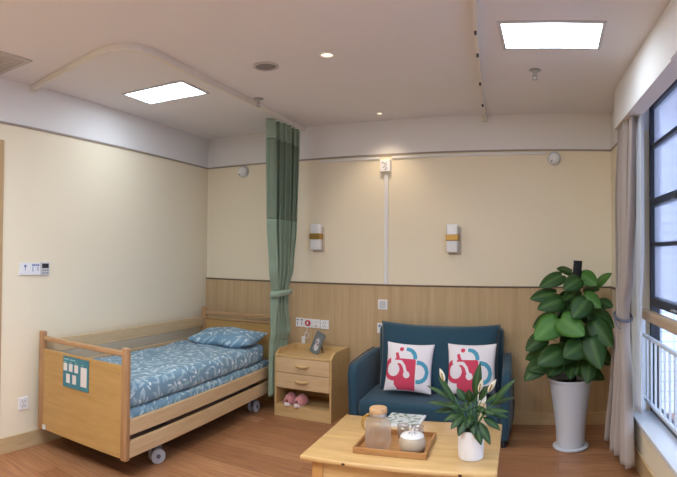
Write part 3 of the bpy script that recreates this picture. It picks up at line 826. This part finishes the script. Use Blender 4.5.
# local x out of the room, local -y towards the camera
K2 = [(2.66, (-.012, .23), (-.006, -.20), .034), (2.42, (-.012, .23), (-.008, -.21), .034), (1.9, (-.02, .26), (-.012, -.19), .040), (1.35, (-.02, .22), (-.02, -.12), .040), (1.08, (-.03, .14), (-.03, -.04), .040),
      (.95, (-.035, .15), (-.03, -.05), .042), (.6, (-.05, .24), (-.035, -.14), .050), (.045, (-.07, .34), (-.045, -.25), .060)]
o = obj('curtain_cloth', drape(levels_interp(K2, 70), 7.5, 200, ph=.8), M['linen'], wc, 180)
md = o.modifiers.new('s', 'SOLIDIFY'); md.thickness = .003
b = BM()
for dz in (-.006, .006): tube(b, [(-.03+.062*cos(a), .05+.135*sin(a), 1.045+dz+.02*sin(a)) for a in [i*2*pi/28 for i in range(29)]], .006)
tube(b, arc((-.09, .02, 1.05), (-.12, -.05, 1.02), (-.085, -.12, .98), 8), .006)
obj('tieback', b, M['tie'], wc, 60)
ws = thing('sheer_curtain', 'narrow white sheer gathered between the linen curtain and the window', 'curtain', RP(1.15, .012, 0), RA)
K3 = [(2.66, (.0, .10), (.0, -.06), .016), (1.6, (.0, .09), (.0, -.06), .018), (1.1, (.0, .07), (-.005, -.02), .014), (.6, (-.01, .08), (-.005, -.07), .016), (.40, (-.02, .08), (-.01, -.09), .016)]
o = obj('sheer_cloth', drape(levels_interp(K3, 50), 5.5, 110), M['sheer'], ws, 180)
md = o.modifiers.new('s', 'SOLIDIFY'); md.thickness = .002

# ------------------------------------------------------------------ nightstand
NX0, NX1, NY0, NY1 = -2.495, -1.925, 4.335, 4.74
ns = thing('nightstand', 'light wood nightstand with two drawers and an open shelf beside the bed', 'nightstand', ((NX0+NX1)/2, (NY0+NY1)/2, 0))
w2, d2 = (NX1-NX0)/2, (NY1-NY0)/2
def side(x0):
    P = [(-d2, 0), (d2, 0), (d2, .605), (-d2+.10, .605), (-d2+.05, .594), (-d2+.015, .565), (-d2, .55)]
    b = BM(); prism(b, P, .018, M=Matrix(((0, 0, 1, x0), (1, 0, 0, 0), (0, 1, 0, 0), (0, 0, 0, 1))))
    return b
obj('side_panel', side(-w2), M['ns_carcass'], ns); obj('side_panel', side(w2-.018), M['ns_carcass'], ns)
obj('top', bz(-w2+.018, w2-.018, -d2, d2, .538, .556, .003), M['ns_carcass'], ns)
obj('back_panel', bz(-w2+.018, w2-.018, d2-.016, d2, .03, .605, .002), M['ns_carcass'], ns)
obj('shelf', bz(-w2+.018, w2-.018, -d2+.004, d2-.016, .085, .103), M['ns_carcass'], ns)
obj('divider', bz(-w2+.018, w2-.018, -d2+.01, d2-.016, .255, .268), M['ns_carcass'], ns)
obj('plinth', bz(-w2+.018, w2-.018, -d2+.002, -d2+.018, .0, .085), M['ns_carcass'], ns)
for z0, z1 in ((.402, .535), (.262, .397)):
    dr = obj('drawer', bz(-w2+.020, w2-.020, -d2-.004, -d2+.30, z0, z1, .002), M['ns_face'], ns)
    zc = (z0+z1)/2+.008
    b = BM(); pts = [(-.058, -d2-.004, zc), (-.052, -d2-.020, zc), (-.03, -d2-.027, zc-.004), (0, -d2-.029, zc-.006), (.03, -d2-.027, zc-.004), (.052, -d2-.020, zc), (.058, -d2-.004, zc)]
    tube(b, pts, [.010, .012, .013, .013, .013, .012, .010], 10); obj('drawer_handle', b, M['ns_carcass'], dr, 60)
# slippers
def slipper(x, y, rz, label):
    t = thing('slipper', label, 'slipper', (x, y, .103), rz, 'pair of slippers in the nightstand')
    def outline(k, n=26):
        P = []
        for i in range(n):
            a = 2*pi*i/n; yy = sin(a)*.115; wv = .040 - .007*sin(a*1) + .0
            wid = (.041 if yy < 0 else .035)
            P.append((cos(a)*wid*k*1.12, yy*(k*.5+.5)*1.05))
        return P
    b = BM(); prism(b, outline(1.08), .030, bev=.008); obj('sole', b, M['slip_sole'], t, 50)
    b = BM(); n = 14; m_ = 10; G = []
    for j in range(m_+1):
        yy = -.108 + .135*j/m_; wd = .048*math.sqrt(max(.05, 1-((yy)/.118)**2)); row = []
        hgt = .034+.042*(1-((-yy)/.118)**2 if yy < 0 else 1)
        for i in range(n+1):
            a = pi*i/n; row.append(b.verts.new((cos(a)*wd, yy, .014+sin(a)**.8*hgt)))
        G.append(row)
    for a_, c_ in zip(G, G[1:]):
        for i in range(n): b.faces.new((a_[i], a_[i+1], c_[i+1], c_[i]))
    b.faces.new(G[0])
    o = obj('upper', b, M['slip_pink'], t, 180); md = o.modifiers.new('s', 'SOLIDIFY'); md.thickness = .006
slipper(-2.372, 4.425, .10, 'pink slipper with pale sole, left one in the nightstand shelf')
slipper(-2.262, 4.43, -.02, 'pink slipper with pale sole, right one in the nightstand shelf')
# photo frame, leaning
pf = thing('photo_frame', 'grey photo frame leaning on top of the nightstand', 'photo frame', (-2.205, 4.545, .557), -.50)
MX = Matrix.Rotation(-.30, 4, 'X') @ Matrix.Rotation(.24, 4, 'Y') @ Matrix.Scale(1.08, 4)
b = BM()
for x0, x1, z0, z1 in ((-.062, -.046, 0, .19), (.046, .062, 0, .19), (-.046, .046, 0, .024), (-.046, .046, .160, .19)): box(b, x0, x1, -.008, .008, z0, z1, .002, M=MX)
box(b, -.05, .05, .002, .007, .02, .17, M=MX)
obj('frame', b, M['frame'], pf)
def colour_grid(nm, w_, h_, nx, ny, fn, mat, parent, Mx, th=.001):
    b = BM(); V = [[b.verts.new(Mx @ Vector((-w_/2+w_*i/nx, 0, h_*j/ny))) for j in range(ny+1)] for i in range(nx+1)]
    for i in range(nx):
        for j in range(ny): b.faces.new((V[i][j], V[i+1][j], V[i+1][j+1], V[i][j+1]))
    o = obj(nm, b, mat, parent)
    ca = o.data.color_attributes.new('Col', 'BYTE_COLOR', 'CORNER')
    k = 0
    for i in range(nx):
        for j in range(ny):
            c = fn((i+.5)/nx, (j+.5)/ny)
            for q in range(4): ca.data[k].color = c; k += 1
    md = o.modifiers.new('s', 'SOLIDIFY'); md.thickness = th
    return o
def photo_fn(u, v):
    e1 = ((u-.45)/.28)**2 + ((v-.62)/.20)**2 < 1; e2 = ((u-.55)/.34)**2 + ((v-.26)/.24)**2 < 1
    if ((u-.62)/.09)**2 + ((v-.42)/.07)**2 < 1: return srgb(150, 70, 80)
    if ((u-.42)/.10)**2 + ((v-.55)/.08)**2 < 1: return srgb(120, 110, 116)
    if e1: return srgb(206, 206, 212)
    if e2: return srgb(214, 212, 220)
    return srgb(126, 128, 134)
colour_grid('photo', .092, .136, 24, 34, photo_fn, M['photo'], pf, MX @ Matrix.Translation((0, -.001, .024)))
obj('stand', bz(-.015, .015, -.002, .002, 0, .15, M=Matrix.Translation((.02, .10, .0)) @ Matrix.Rotation(.35, 4, 'X')), M['frame'], pf)

# ------------------------------------------------------------------ sofa
SX, SY = -1.024, 4.12
sofa = thing('loveseat', 'dark teal two-seat sofa against the back wall', 'sofa', (SX, SY, 0))
HW = .643                                                          # half width outside the arms
def soft(x0, x1, y0, y1, z0, z1, r, sub=2, fn=None):
    b = BM(); box(b, x0, x1, y0, y1, z0, z1, r, seg=4)
    if fn:
        for v in b.verts: fn(v)
    return b
def arm(sg):
    """sloping arm, rounded front; profile in the yz plane"""
    P = [(.0, .06), (.50, .06), (.60, .20), (.60, .63), (.50, .64), (.36, .625), (.20, .60), (.08, .58), (.025, .555), (.0, .515)]
    b = BM(); x0 = sg*HW if sg < 0 else HW-.07
    prism(b, P, .07, bev=.02, M=Matrix(((0, 0, 1, x0), (1, 0, 0, 0), (0, 1, 0, 0), (0, 0, 0, 1))))
    for v in b.verts: v.co.x += sg*.02*max(0, (v.co.z-.1)/.5) - sg*.045*max(0, v.co.y-.05)/.55*max(0, (v.co.z-.2)/.4)
    return b
for sg in (-1, 1):
    a = obj('armrest', arm(sg), M['sofa'], sofa, 60)
    xo = sg*(HW-.006)
    obj('piping', one(tube, [(xo+sg*.02*max(0, (z-.1)/.5)-sg*.045*max(0, y-.05)/.55*max(0, (z-.2)/.4), y-.003, z) for y, z in ((.004, .07), (.0, .3), (.0, .50), (.022, .558), (.08, .586), (.20, .606), (.36, .631), (.52, .645))], .006, 6), M['sofa_pipe'], a, 60)
obj('base', bz(-HW+.065, HW-.065, .03, .58, .05, .20, .02), M['sofa'], sofa, 50)
def seatfn(v):
    if v.co.z > .24: v.co.z += .012*(1-((v.co.x)/.6)**2) + .035*(v.co.y/.45)
o = obj('seat_cushion', soft(-HW+.072, HW-.072, -.005, .46, .165, .300, .035, fn=None), M['sofa'], sofa, 60)
for v in o.data.vertices:
    if v.co.z > .24: v.co.z += .035*(v.co.y/.45)
obj('back_frame', bz(-.54, .555, .43, .60, .16, .855, .04, seg=4), M['sofa'], sofa, 60)
b = pillow_mesh(1.05, .60, .24, 34, .035, pw=.30)
for v in b.verts:
    v.co.z += -.018*(1-(v.co.x/.545)**2)*(1 if v.co.z > 0 else 0) * (v.co.z/.3)
bmesh.ops.rotate(b, cent=(0, 0, 0), matrix=Matrix.Rotation(-.13, 3, 'X'), verts=b.verts)
bmesh.ops.translate(b, vec=(.015, .385, .60), verts=b.verts)
obj('back_cushion', b, M['sofa'], sofa, 180)
for x in (-.6, .6):
    for y in (.07, .50): obj('leg', one(cyl, (x, y, .03), .022, .06, 14), M['dark'], sofa, 40)

# printed cushions
WHT, PNK, TL = srgb(232, 228, 236), srgb(206, 66, 96), srgb(74, 156, 186)
def seg_d(px, py, ax, ay, bx, by):
    dx, dy = bx-ax, by-ay; t = max(0, min(1, ((px-ax)*dx+(py-ay)*dy)/(dx*dx+dy*dy))); return math.hypot(px-ax-t*dx, py-ay-t*dy)
def logo(u, v):
    """u right, v up in 0..1 over the cushion's face; taken from the crop (u = x, 1-v = y)"""
    x, y = .49+(u-.5)*1.05, .49+(.5-v)*1.02
    # white swinging arm with a round end and the wheel's inside
    if math.hypot(x-.17, y-.54) < .145: return WHT
    if math.hypot(x-.475, y-.635) < .070: return WHT
    if seg_d(x, y, .22, .385, .34, .385) < .030 or seg_d(x, y, .34, .385, .41, .46) < .032 or seg_d(x, y, .41, .46, .455, .59) < .032: return WHT
    if math.hypot(x-.325, y-.115) < .047: return PNK                      # head
    if seg_d(x, y, .235, .225, .275, .33) < .036: return PNK              # shoulder
    if .27 < x < .66 and .315 < y < .97 and not (x > .63 and y < .345 and math.hypot(x-.63, y-.345) > .03): 
        if not (x < .27+.0): return PNK
    if math.hypot(x-.17, y-.54) < .235 and y > .30 and not (x > .10 and y < .40 and x < .2): return PNK
    if .20 < x < .5 and .72 < y < .97 and math.hypot(x-.42, y-.76) < .23: return PNK
    r = math.hypot(x-.45, y-.30)
    if .150 < r < .235 and x > .43 and y < .31: return TL
    r = math.hypot(x-.72, y-.57)
    if .150 < r < .235 and x > .68: return TL
    if .68 < x < .74 and (.345 < y < .415 or .725 < y < .795): return TL
    return WHT
def cushion(x, y, z, rz, tilt, roll, s, label, under=False):
    n = 110
    b = pillow_mesh(s, s, .14, n, .07, pw=.42)
    bmesh.ops.rotate(b, cent=(0, 0, 0), matrix=(Matrix.Rotation(-tilt, 3, 'X') @ Matrix.Rotation(roll, 3, 'Y')), verts=b.verts)
    o = obj('printed_cushion', b, M['cushion'], None, 180, (x, y, z), rz)
    ca = o.data.color_attributes.new('Col', 'BYTE_COLOR', 'CORNER'); k = 0
    for sgn in (-1, 1):
        for i in range(n):
            for j in range(n):
                c = logo((i+.5)/n, (j+.5)/n) if sgn == -1 else WHT
                if under and sgn == -1 and (1-(j+.5)/n) > .80 + .1*(1-(i+.5)/n) and (i+.5)/n > .62: c = srgb(92, 96, 112)
                for q in range(4): ca.data[k].color = c; k += 1
    tag(o, label, 'cushion', 'printed cushions on the sofa')
cushion(-1.222, 4.335, .545, .06, .22, .03, .405, 'white cushion with pink and blue wheelchair emblem, left one on the sofa')
cushion(-.700, 4.350, .556, -.05, .22, -.03, .41, 'white cushion with pink and blue wheelchair emblem, right one behind the lily', True)

# ------------------------------------------------------------------ coffee table
TH = .46
tq = [(-1.259, 2.500), (-.268, 2.520), (-.352, 3.275), (-1.353, 3.262)]
TC = Vector((-.808, 2.89))
tb = thing('coffee_table', 'light pine coffee table in front of the sofa', 'coffee table', (TC.x, TC.y, 0), .07)
TW, TD = .99, .755
b = BM(); box(b, -TW/2, TW/2, -TD/2, TD/2, TH-.026, TH, .009, seg=3); obj('table_top', b, M['pine'], tb, 50)
knot_m = plain('dark_knot', srgb(74, 44, 24), .6)
for x, y in ((-.26, -.3775), (.32, -.3775)):
    b = one(cyl, (x, y, TH-.014), .010, .003, 12, axis='y')
    for v in b.verts: v.co.z = TH-.014 + (v.co.z-(TH-.014))*.6
    obj('knot', b, knot_m, tb)
for sx in (-1, 1):
    for sy in (-1, 1):
        b = BM(); box(b, -.031, .031, -.031, .031, 0, TH-.026, .006)
        for v in b.verts:
            k = 1-.22*(1-v.co.z/(TH-.026)); v.co.x = v.co.x*k + sx*(TW/2-.085) + sx*.012*(1-v.co.z/.43); v.co.y = v.co.y*k + sy*(TD/2-.065)
        obj('leg', b, M['pine_z'], tb, 50)
for sy in (-1, 1): obj('apron', bz(-TW/2+.112, TW/2-.112, sy*(TD/2-.055)-.010, sy*(TD/2-.055)+.010, TH-.115, TH-.028, .002), M['pine'], tb)
for sx in (-1, 1): obj('apron', bz(sx*(TW/2-.085)-.010, sx*(TW/2-.085)+.010, -TD/2+.095, TD/2-.095, TH-.115, TH-.028, .002), M['pine'], tb)
# grey cloth on the floor beneath
b = soft_box(-.13, .13, -.09, .09, 0, .055, .018, 10, 8, .006)
tag(obj('folded_cloth', b, M['cloth'], None, 60, (-1.02, 2.92, .001), .2), 'grey folded cloth on the floor under the coffee table', 'cloth')
# tray
t = thing('serving_tray', 'shallow wooden tray holding the tea things', 'tray', (-.860, 2.800, TH+.0005), .07)
tw, td = .385, .335
obj('tray_base', bz(-tw/2, tw/2, -td/2, td/2, 0, .008, .002), M['bamboo'], t)
b = BM()
for x0, x1, y0, y1 in ((-tw/2, tw/2, -td/2, -td/2+.011), (-tw/2, tw/2, td/2-.011, td/2), (-tw/2, -tw/2+.011, -td/2+.011, td/2-.011), (tw/2-.011, tw/2, -td/2+.011, td/2-.011)): box(b, x0, x1, y0, y1, .008, .032, .002)
obj('rim', b, M['bamboo'], t)
TZT = TH+.009
# jug
t = thing('glass_jug', 'ribbed glass water jug with round wooden lid on the tray', 'jug', (-.940, 2.735, TZT))
b = BM()
def rib(prof, n=64, amp=.0012):
    bb = BM(); lathe(bb, prof, n=n)
    for v in bb.verts:
        a = math.atan2(v.co.y, v.co.x); r = math.hypot(v.co.x, v.co.y)
        if r > .03 and .01 < v.co.z < .135:
            k = 1+amp/r*sin(a*16+v.co.z*60); v.co.x *= k; v.co.y *= k
    return bb
prof = [(0, .002), (.060, .002), (.066, .010), (.068, .03), (.068, .118), (.064, .136), (.054, .147), (.045, .153), (.042, .158), (.042, .172)]
prof = [(r, z) for r, z in prof]
obj('jug_body', rib(prof), M['hglass'], t, 180)
b = BM(); lathe(b, [(0, .178), (.046, .178), (.048, .182), (.048, .200), (.044, .207), (0, .208)]); obj('jug_lid', b, M['cork'], t, 40)['label'] = 'round light wood lid'
b = BM(); lathe(b, [(.0432, .160), (.0445, .161), (.0445, .177), (.0432, .178)]); obj('collar', b, M['alu'], t, 60)
b = BM(); tube(b, [(-.042, 0, .166), (-.060, -.004, .164), (-.080, -.006, .146), (-.088, -.006, .122), (-.085, -.006, .096), (-.070, -.004, .082)], .0065, 10); obj('handle', b, M['amber'], t, 60)['label'] = 'amber glass handle'
# sugar bowl
t = thing('ceramic_sugar_bowl', 'round cream ceramic pot with white sprig-patterned lid on the tray', 'pot', (-.752, 2.735, TZT))
b = BM(); lathe(b, [(0, 0), (.052, 0), (.064, .010), (.071, .032), (.071, .052), (.064, .070), (.060, .074), (0, .074)]); obj('bowl', b, M['ceramic'], t, 60)
b = BM(); lathe(b, [(.061, .073), (.063, .077), (.056, .085), (.036, .092), (.014, .095), (0, .0955)]); ld = obj('lid', b, M['ceramic_w'], t, 60)
b = BM(); tube(b, [(0, 0, .094), (.002, -.003, .104), (.008, -.003, .114), (.012, 0, .122)], [.006, .005, .005, .008], 8); obj('knob', b, M['ceramic_w'], ld, 60)
b = BM()
for k in range(7):
    a = k*.9+.3; x, y = .018*cos(a)+.005, .018*sin(a)-.012
    zt = .0945-(x*x+y*y)*1.9
    tube(b, [(x*.6, y*.6, .0950), (x*1.5, y*1.5, .0945-(x*x+y*y)*2.25*1.9+.0012)], [.0022, .001], 5)
obj('sprig_pattern', b, M['greyink'], ld)
# glasses
for x, y, lb in ((-.845, 2.885, 'small clear drinking glass behind the jug on the tray'), (-.765, 2.89, 'small clear drinking glass behind the cream pot on the tray')):
    t = thing('drinking_glass', lb, 'glass', (x, y, TZT), 0, 'drinking glasses on the tray')
    b = BM(); lathe(b, [(0, .003), (.026, .003), (.031, .015), (.034, .05), (.033, .078)]); o = obj('tumbler', b, M['cupglass'], t, 180); md = o.modifiers.new('s', 'SOLIDIFY'); md.thickness = .003
    b = BM(); tube(b, [(.033*cos(a), .033*sin(a), .078) for a in [i*2*pi/24 for i in range(25)]], .0022, 6); obj('rim', b, M['cupglass'], t, 60)
# magazine
def mag_fn(u, v):
    s = sin(u*13+v*7+3*sin(v*9))*sin(v*11-u*5+2*sin(u*14)) + .5*sin(u*37+v*24+4*sin(v*17+u*6))
    if v < .12 or u > .93: return srgb(222, 226, 228)
    if s > .55: return srgb(88, 108, 96)
    if s > .2: return srgb(140, 156, 150)
    return srgb(206, 212, 214)
t = thing('magazine', 'magazine with grey-green foliage cover on the table behind the tray', 'magazine', (-.932, 3.085, TH+.001), .03)
obj('pages', bz(-.112, .112, -.0, .25, 0, .010), M['card'], t)
colour_grid('cover', .224, .25, 60, 60, mag_fn, M['print_'], t, Matrix(((1, 0, 0, 0), (0, 0, 1, 0), (0, 0, 0, .0112), (0, 0, 0, 1))) @ Matrix(((1, 0, 0, 0), (0, 1, 0, 0), (0, 0, 1, 0), (0, 0, 0, 1))), .0008)
# slim carton behind the lily
t = thing('paper_carton', 'slim kraft carton with a white top standing behind the table lily', 'carton', (-.452, 3.20, TH+.0005), .1)
obj('carton_body', bz(-.024, .024, -.024, .024, 0, .155, .002), M['carton'], t)
obj('carton_top', bz(-.025, .025, -.025, .025, .155, .195, .003), M['card'], t)

# ------------------------------------------------------------------ plants
def leaf(bm, base, tip, wid, up=(0, 0, 1), heart=True, droop=.12, midl=None, cup=.18, nl=9, nw=6):
    """blade from base to tip, wid = width; adds an attribute list for the midrib"""
    base, tip = Vector(base), Vector(tip); d = tip-base; L = d.length; d.normalize()
    up = Vector(up); s = d.cross(up)
    if s.length < .1: s = d.cross(Vector((0, -1, .3)))
    s.normalize(); n = s.cross(d).normalized()
    rows = []
    for i in range(nl+1):
        t = i/nl
        if heart: wv = wid/2*(sin(pi*min(1, t**.62*.985+.015)))**.75 if t > 0 else 0
        else: wv = wid/2*(sin(pi*t**.8))**.9 if 0 < t < 1 else 0
        y = t*L; row = []
        for j in range(nw+1):
            q = -1+2*j/nw
            back = -.16*L*abs(q)**1.5*(1-t)**3 * (1 if heart else 0)
            x = q*wv if t > 0 else q*(wid*.22 if heart else .002)
            if heart and t == 0: back = -.09*L*min(1, abs(q)*2)
            z = droop*L*(t*(1-t))*1.6 - cup*abs(q)**1.4*wv + .0
            row.append(bm.verts.new(base + d*(y+back) + s*x + n*z))
            if midl is not None: midl.append(max(0, 1-abs(q)*4))
        rows.append(row)
    for a, c in zip(rows, rows[1:]):
        for j in range(nw): bm.faces.new((a[j], a[j+1], c[j+1], c[j]))
def leafy_obj(nm, leaves, mt, parent, off, heart=True):
    b = BM(); mid = []
    for (bx, by, bz_, tx, ty, tz, wr, up, droop) in leaves:
        ln = (Vector((tx, ty, tz))-Vector((bx, by, bz_))).length
        leaf(b, Vector((bx, by, bz_))-off, Vector((tx, ty, tz))-off, wr, up, heart, droop, mid)
    o = obj(nm, b, mt, parent, 180)
    a = o.data.attributes.new('mid', 'FLOAT', 'POINT')
    for i, v in enumerate(mid): a.data[i].value = v
    md = o.modifiers.new('s', 'SOLIDIFY'); md.thickness = .0012
    return o
PX, PY = .095, 4.21
pot = thing('potted_pothos', 'large pothos climbing a black pole in a tall white pot by the curtain', 'potted plant', (PX, PY, 0))
b = BM(); lathe(b, [(0, 0), (.125, 0), (.138, .008), (.138, .020), (.126, .024), (0, .016)], n=48); obj('saucer', b, M['pot'], pot, 40)
pr = [(0, .02), (.104, .02), (.108, .03)]
for i in range(60):
    z = .03+i*.49/60; r = .108 + .058*(z/.52)**1.6 + (.0016 if i % 2 else 0); pr.append((r, z))
pr += [(.170, .520), (.173, .530), (.170, .538), (.160, .536), (.156, .50), (.15, .46), (0, .46)]
b = BM(); lathe(b, pr, n=56); obj('pot', b, M['pot'], pot, 40)
b = BM(); lathe(b, [(0, .492), (.10, .49), (.155, .485), (.15, .46), (0, .46)], n=40); obj('soil', b, M['soil'], pot, 40)
obj('moss_pole', one(tube, [(.01, 0, .47), (.03, 0, 1.0), (.058, .0, 1.44)], .034, 16), M['moss'], pot, 60)
LV=[(0.106,4.31,1.353,-0.014,4.22,1.376,0.5),
(0.025,4.16,1.329,-0.146,4.07,1.239,0.45),
(0.156,4.04,1.306,0.037,3.95,1.232,0.8),
(0.178,4.21,1.337,0.299,4.12,1.25,0.8),
(0.297,4.26,1.256,0.416,4.17,1.343,0.45),
(0.214,4.26,1.226,0.32,4.17,1.212,0.5),
(-0.019,4.11,1.194,-0.213,4.02,1.157,0.5),
(0.024,4.06,1.149,-0.155,3.97,1.085,0.6),
(0.145,4.11,1.217,0.043,4.02,1.143,0.8),
(0.207,3.94,1.155,0.1,3.85,1.032,1),
(0.194,4.06,1.186,0.314,3.97,1.093,0.7),
(0.323,4.26,1.121,0.423,4.17,1.079,0.7),
(0.023,3.91,1.028,0.188,3.82,0.915,0.9),
(-0.004,3.94,1.01,-0.173,3.85,0.882,0.85),
(-0.023,4.16,1.002,-0.193,4.07,0.937,0.7),
(0.251,4.06,1.069,0.412,3.97,0.944,0.55),
(0.255,3.98,0.995,0.391,3.89,0.818,0.7),
(0.183,3.91,0.847,0.032,3.82,0.764,1),
(0.236,3.91,0.882,0.301,3.82,0.675,0.75),
(0.024,3.96,0.788,-0.156,3.87,0.7,0.75),
(-0.11,4.16,0.857,-0.246,4.07,0.763,0.7),
(0.098,4.01,0.779,-0.018,3.92,0.701,0.8),
(0.151,4.06,0.798,0.239,3.97,0.708,0.7),
(-0.032,4.06,0.704,-0.221,3.97,0.638,0.6),
(-0.083,4.26,0.734,-0.255,4.17,0.681,0.6),
(0.097,4.36,0.938,-0.044,4.27,1.048,0.8),
(0.219,4.36,1.018,0.314,4.27,0.928,0.9),
(0.117,4.36,0.857,0.016,4.27,0.772,0.9),
(0.221,4.41,0.849,0.317,4.32,0.761,0.9),
(0.016,4.36,1.059,-0.083,4.27,0.989,0.9),
(0.166,4.06,0.713,0.125,3.97,0.603,0.9),
(0.015,4.16,0.675,-0.079,4.07,0.562,0.8),
(0.266,4.16,0.693,0.204,4.07,0.579,0.8),
(0.313,4.26,0.732,0.403,4.17,0.631,0.7),
(-0.1,4.06,0.7,-0.251,3.97,0.563,0.5),
(0.235,4.01,0.694,0.207,3.92,0.554,0.8),
(0.166,4.16,0.634,0.351,4.07,0.545,0.45),
(0.013,4.01,0.695,-0.074,3.92,0.612,0.7),
(0.102,4.04,0.667,0.085,3.95,0.577,0.7)]

off = Vector((PX, PY, 0)); A, Bq = [], []
for i, (a_, b_, c_, d_, e_, f_, wr) in enumerate(LV):
    ln = (Vector((d_, e_, f_))-Vector((a_, b_, c_))).length
    wid = max(.09, min(.22, ln*.95*(.52+.46*wr)))
    up = (0, -(.35+.9*wr), 1.0-.55*wr)
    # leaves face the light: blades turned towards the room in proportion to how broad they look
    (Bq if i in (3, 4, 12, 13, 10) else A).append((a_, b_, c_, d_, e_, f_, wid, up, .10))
random.seed(11)
for k in range(30):
    a = random.uniform(0, 2*pi); z = random.uniform(.62, 1.16); rr = .05+.02*random.random(); R = (.13+.10*random.random())*(1.1-.55*max(0, z-.95))
    x0, y0 = PX+rr*cos(a)*1.4, PY+rr*sin(a); x1, y1 = PX+R*cos(a), PY+R*.85*sin(a)
    xm, ym = PX+R*.35*cos(a), PY+R*.35*sin(a)
    if y1 > BY-.06: y1 = BY-.06
    A.append((xm, ym, z+.03, x1, y1, z-.07-.05*random.random(), .12+.04*random.random(), (cos(a)*.5, sin(a)*.5, .8), .12))
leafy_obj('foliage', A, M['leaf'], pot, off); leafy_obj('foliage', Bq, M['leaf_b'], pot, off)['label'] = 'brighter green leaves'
b = BM()
for (x, y, z, *_r) in A[:]+Bq:
    p = Vector((x, y, z))-off; q = Vector((.02+.02*z, 0, max(.50, z-.16)))
    tube(b, arc(q, (q+p)/2+Vector((0, 0, .05)), p, 5), .0034, 5)
obj('stems', b, M['stem'], pot, 60)

lx, ly = -.443, 2.735
lil = thing('potted_peace_lily', 'peace lily with pale flowers in a small white pot on the coffee table', 'potted plant', (lx, ly, TH+.0005))
b = BM(); lathe(b, [(0, 0), (.058, 0), (.063, .004), (.065, .02), (.067, .140), (.066, .145), (.061, .145), (.060, .12), (0, .12)], n=40); obj('pot', b, M['pot_s'], lil, 40)
b = BM(); lathe(b, [(0, .130), (.060, .128), (.060, .118), (0, .118)], n=24); obj('soil', b, M['soil'], lil, 40)
random.seed(5); lv = []; b = BM()
# (angle from the picture's right in the xz sense, reach sideways, height, towards camera, length, width)
spec = [(.235, .27, -.02, .13, .044), (.22, .16, .03, .15, .034), (.20, .11, -.05, .14, .034), (.16, .02, -.06, .12, .04), (.11, -.05, -.07, .12, .045), (.065, -.05, -.08, .10, .048), (-.05, -.01, -.09, .10, .048), (-.13, .05, -.05, .14, .042), (-.20, .07, .02, .15, .036), (-.245, .20, .04, .15, .028), (-.225, .13, -.02, .15, .030),
        (-.175, .26, .0, .15, .036), (-.09, .02, -.08, .13, .045), (.048, .345, .0, .17, .050), (.0, .22, -.06, .14, .050), (.03, .14, -.09, .13, .055), (-.035, .12, -.09, .13, .052), (.01, .06, -.11, .12, .05), (-.08, .20, .03, .14, .045), (.09, .22, .04, .15, .040),
        (.17, .19, .04, .13, .034), (-.06, .10, .10, .13, .045), (.06, .08, .11, .13, .045), (.19, .05, .05, .13, .038), (-.17, .10, .09, .14, .036), (.0, .04, -.10, .10, .045), (.08, .12, -.07, .13, .045), (-.02, .14, .12, .14, .045), (.03, .0, -.09, .09, .045), (.13, .10, -.06, .13, .038), (-.11, .13, -.06, .12, .04)]
for i, (sx, hz, dy, ln, wd) in enumerate(spec):
    tipv = Vector((sx, dy, .14+hz)); root = Vector((sx*.10, dy*.12, .135))
    if hz > .22: bs = root.lerp(tipv, .42)+Vector((0, 0, .02))
    else: bs = root.lerp(tipv, .35)+Vector((0, 0, .07))
    tube(b, arc(root, root.lerp(bs, .5)+Vector((0, 0, .03)), bs, 5), .0022, 5)
    o_ = Vector((lx, ly, TH))
    lv.append((*(bs+o_), *(tipv+o_), wd*1.05, (-.3*sx, -.55, .8), .22))
leafy_obj('foliage', lv, M['leaf_l'], lil, Vector((lx, ly, TH)), heart=False)
for tx, ty, tz, wx in ((-.140, .00, .445, -.025), (.042, -.02, .405, .02), (.085, .0, .400, .045)):
    tube(b, arc((tx*.1, 0, .13), (tx*.5, ty*.5, .30), (tx, ty, tz-.065), 8), .0022, 5)
    q = BM(); leaf(q, (tx, ty, tz-.07), (tx+wx, ty, tz+.0), .026, (0, -1, .2), False, .1, None, .6)
    o = obj('flower', q, M['spathe'], lil, 180); md = o.modifiers.new('s', 'SOLIDIFY'); md.thickness = .0012
    o['label'] = 'pale cream flower'
    q = BM(); tube(q, [(tx+wx*.2, ty-.006, tz-.06), (tx+wx*.5, ty-.008, tz-.025)], [.004, .003], 8); obj('spadix', q, M['brass'], o, 60)
obj('stems', b, M['stem'], lil, 60)
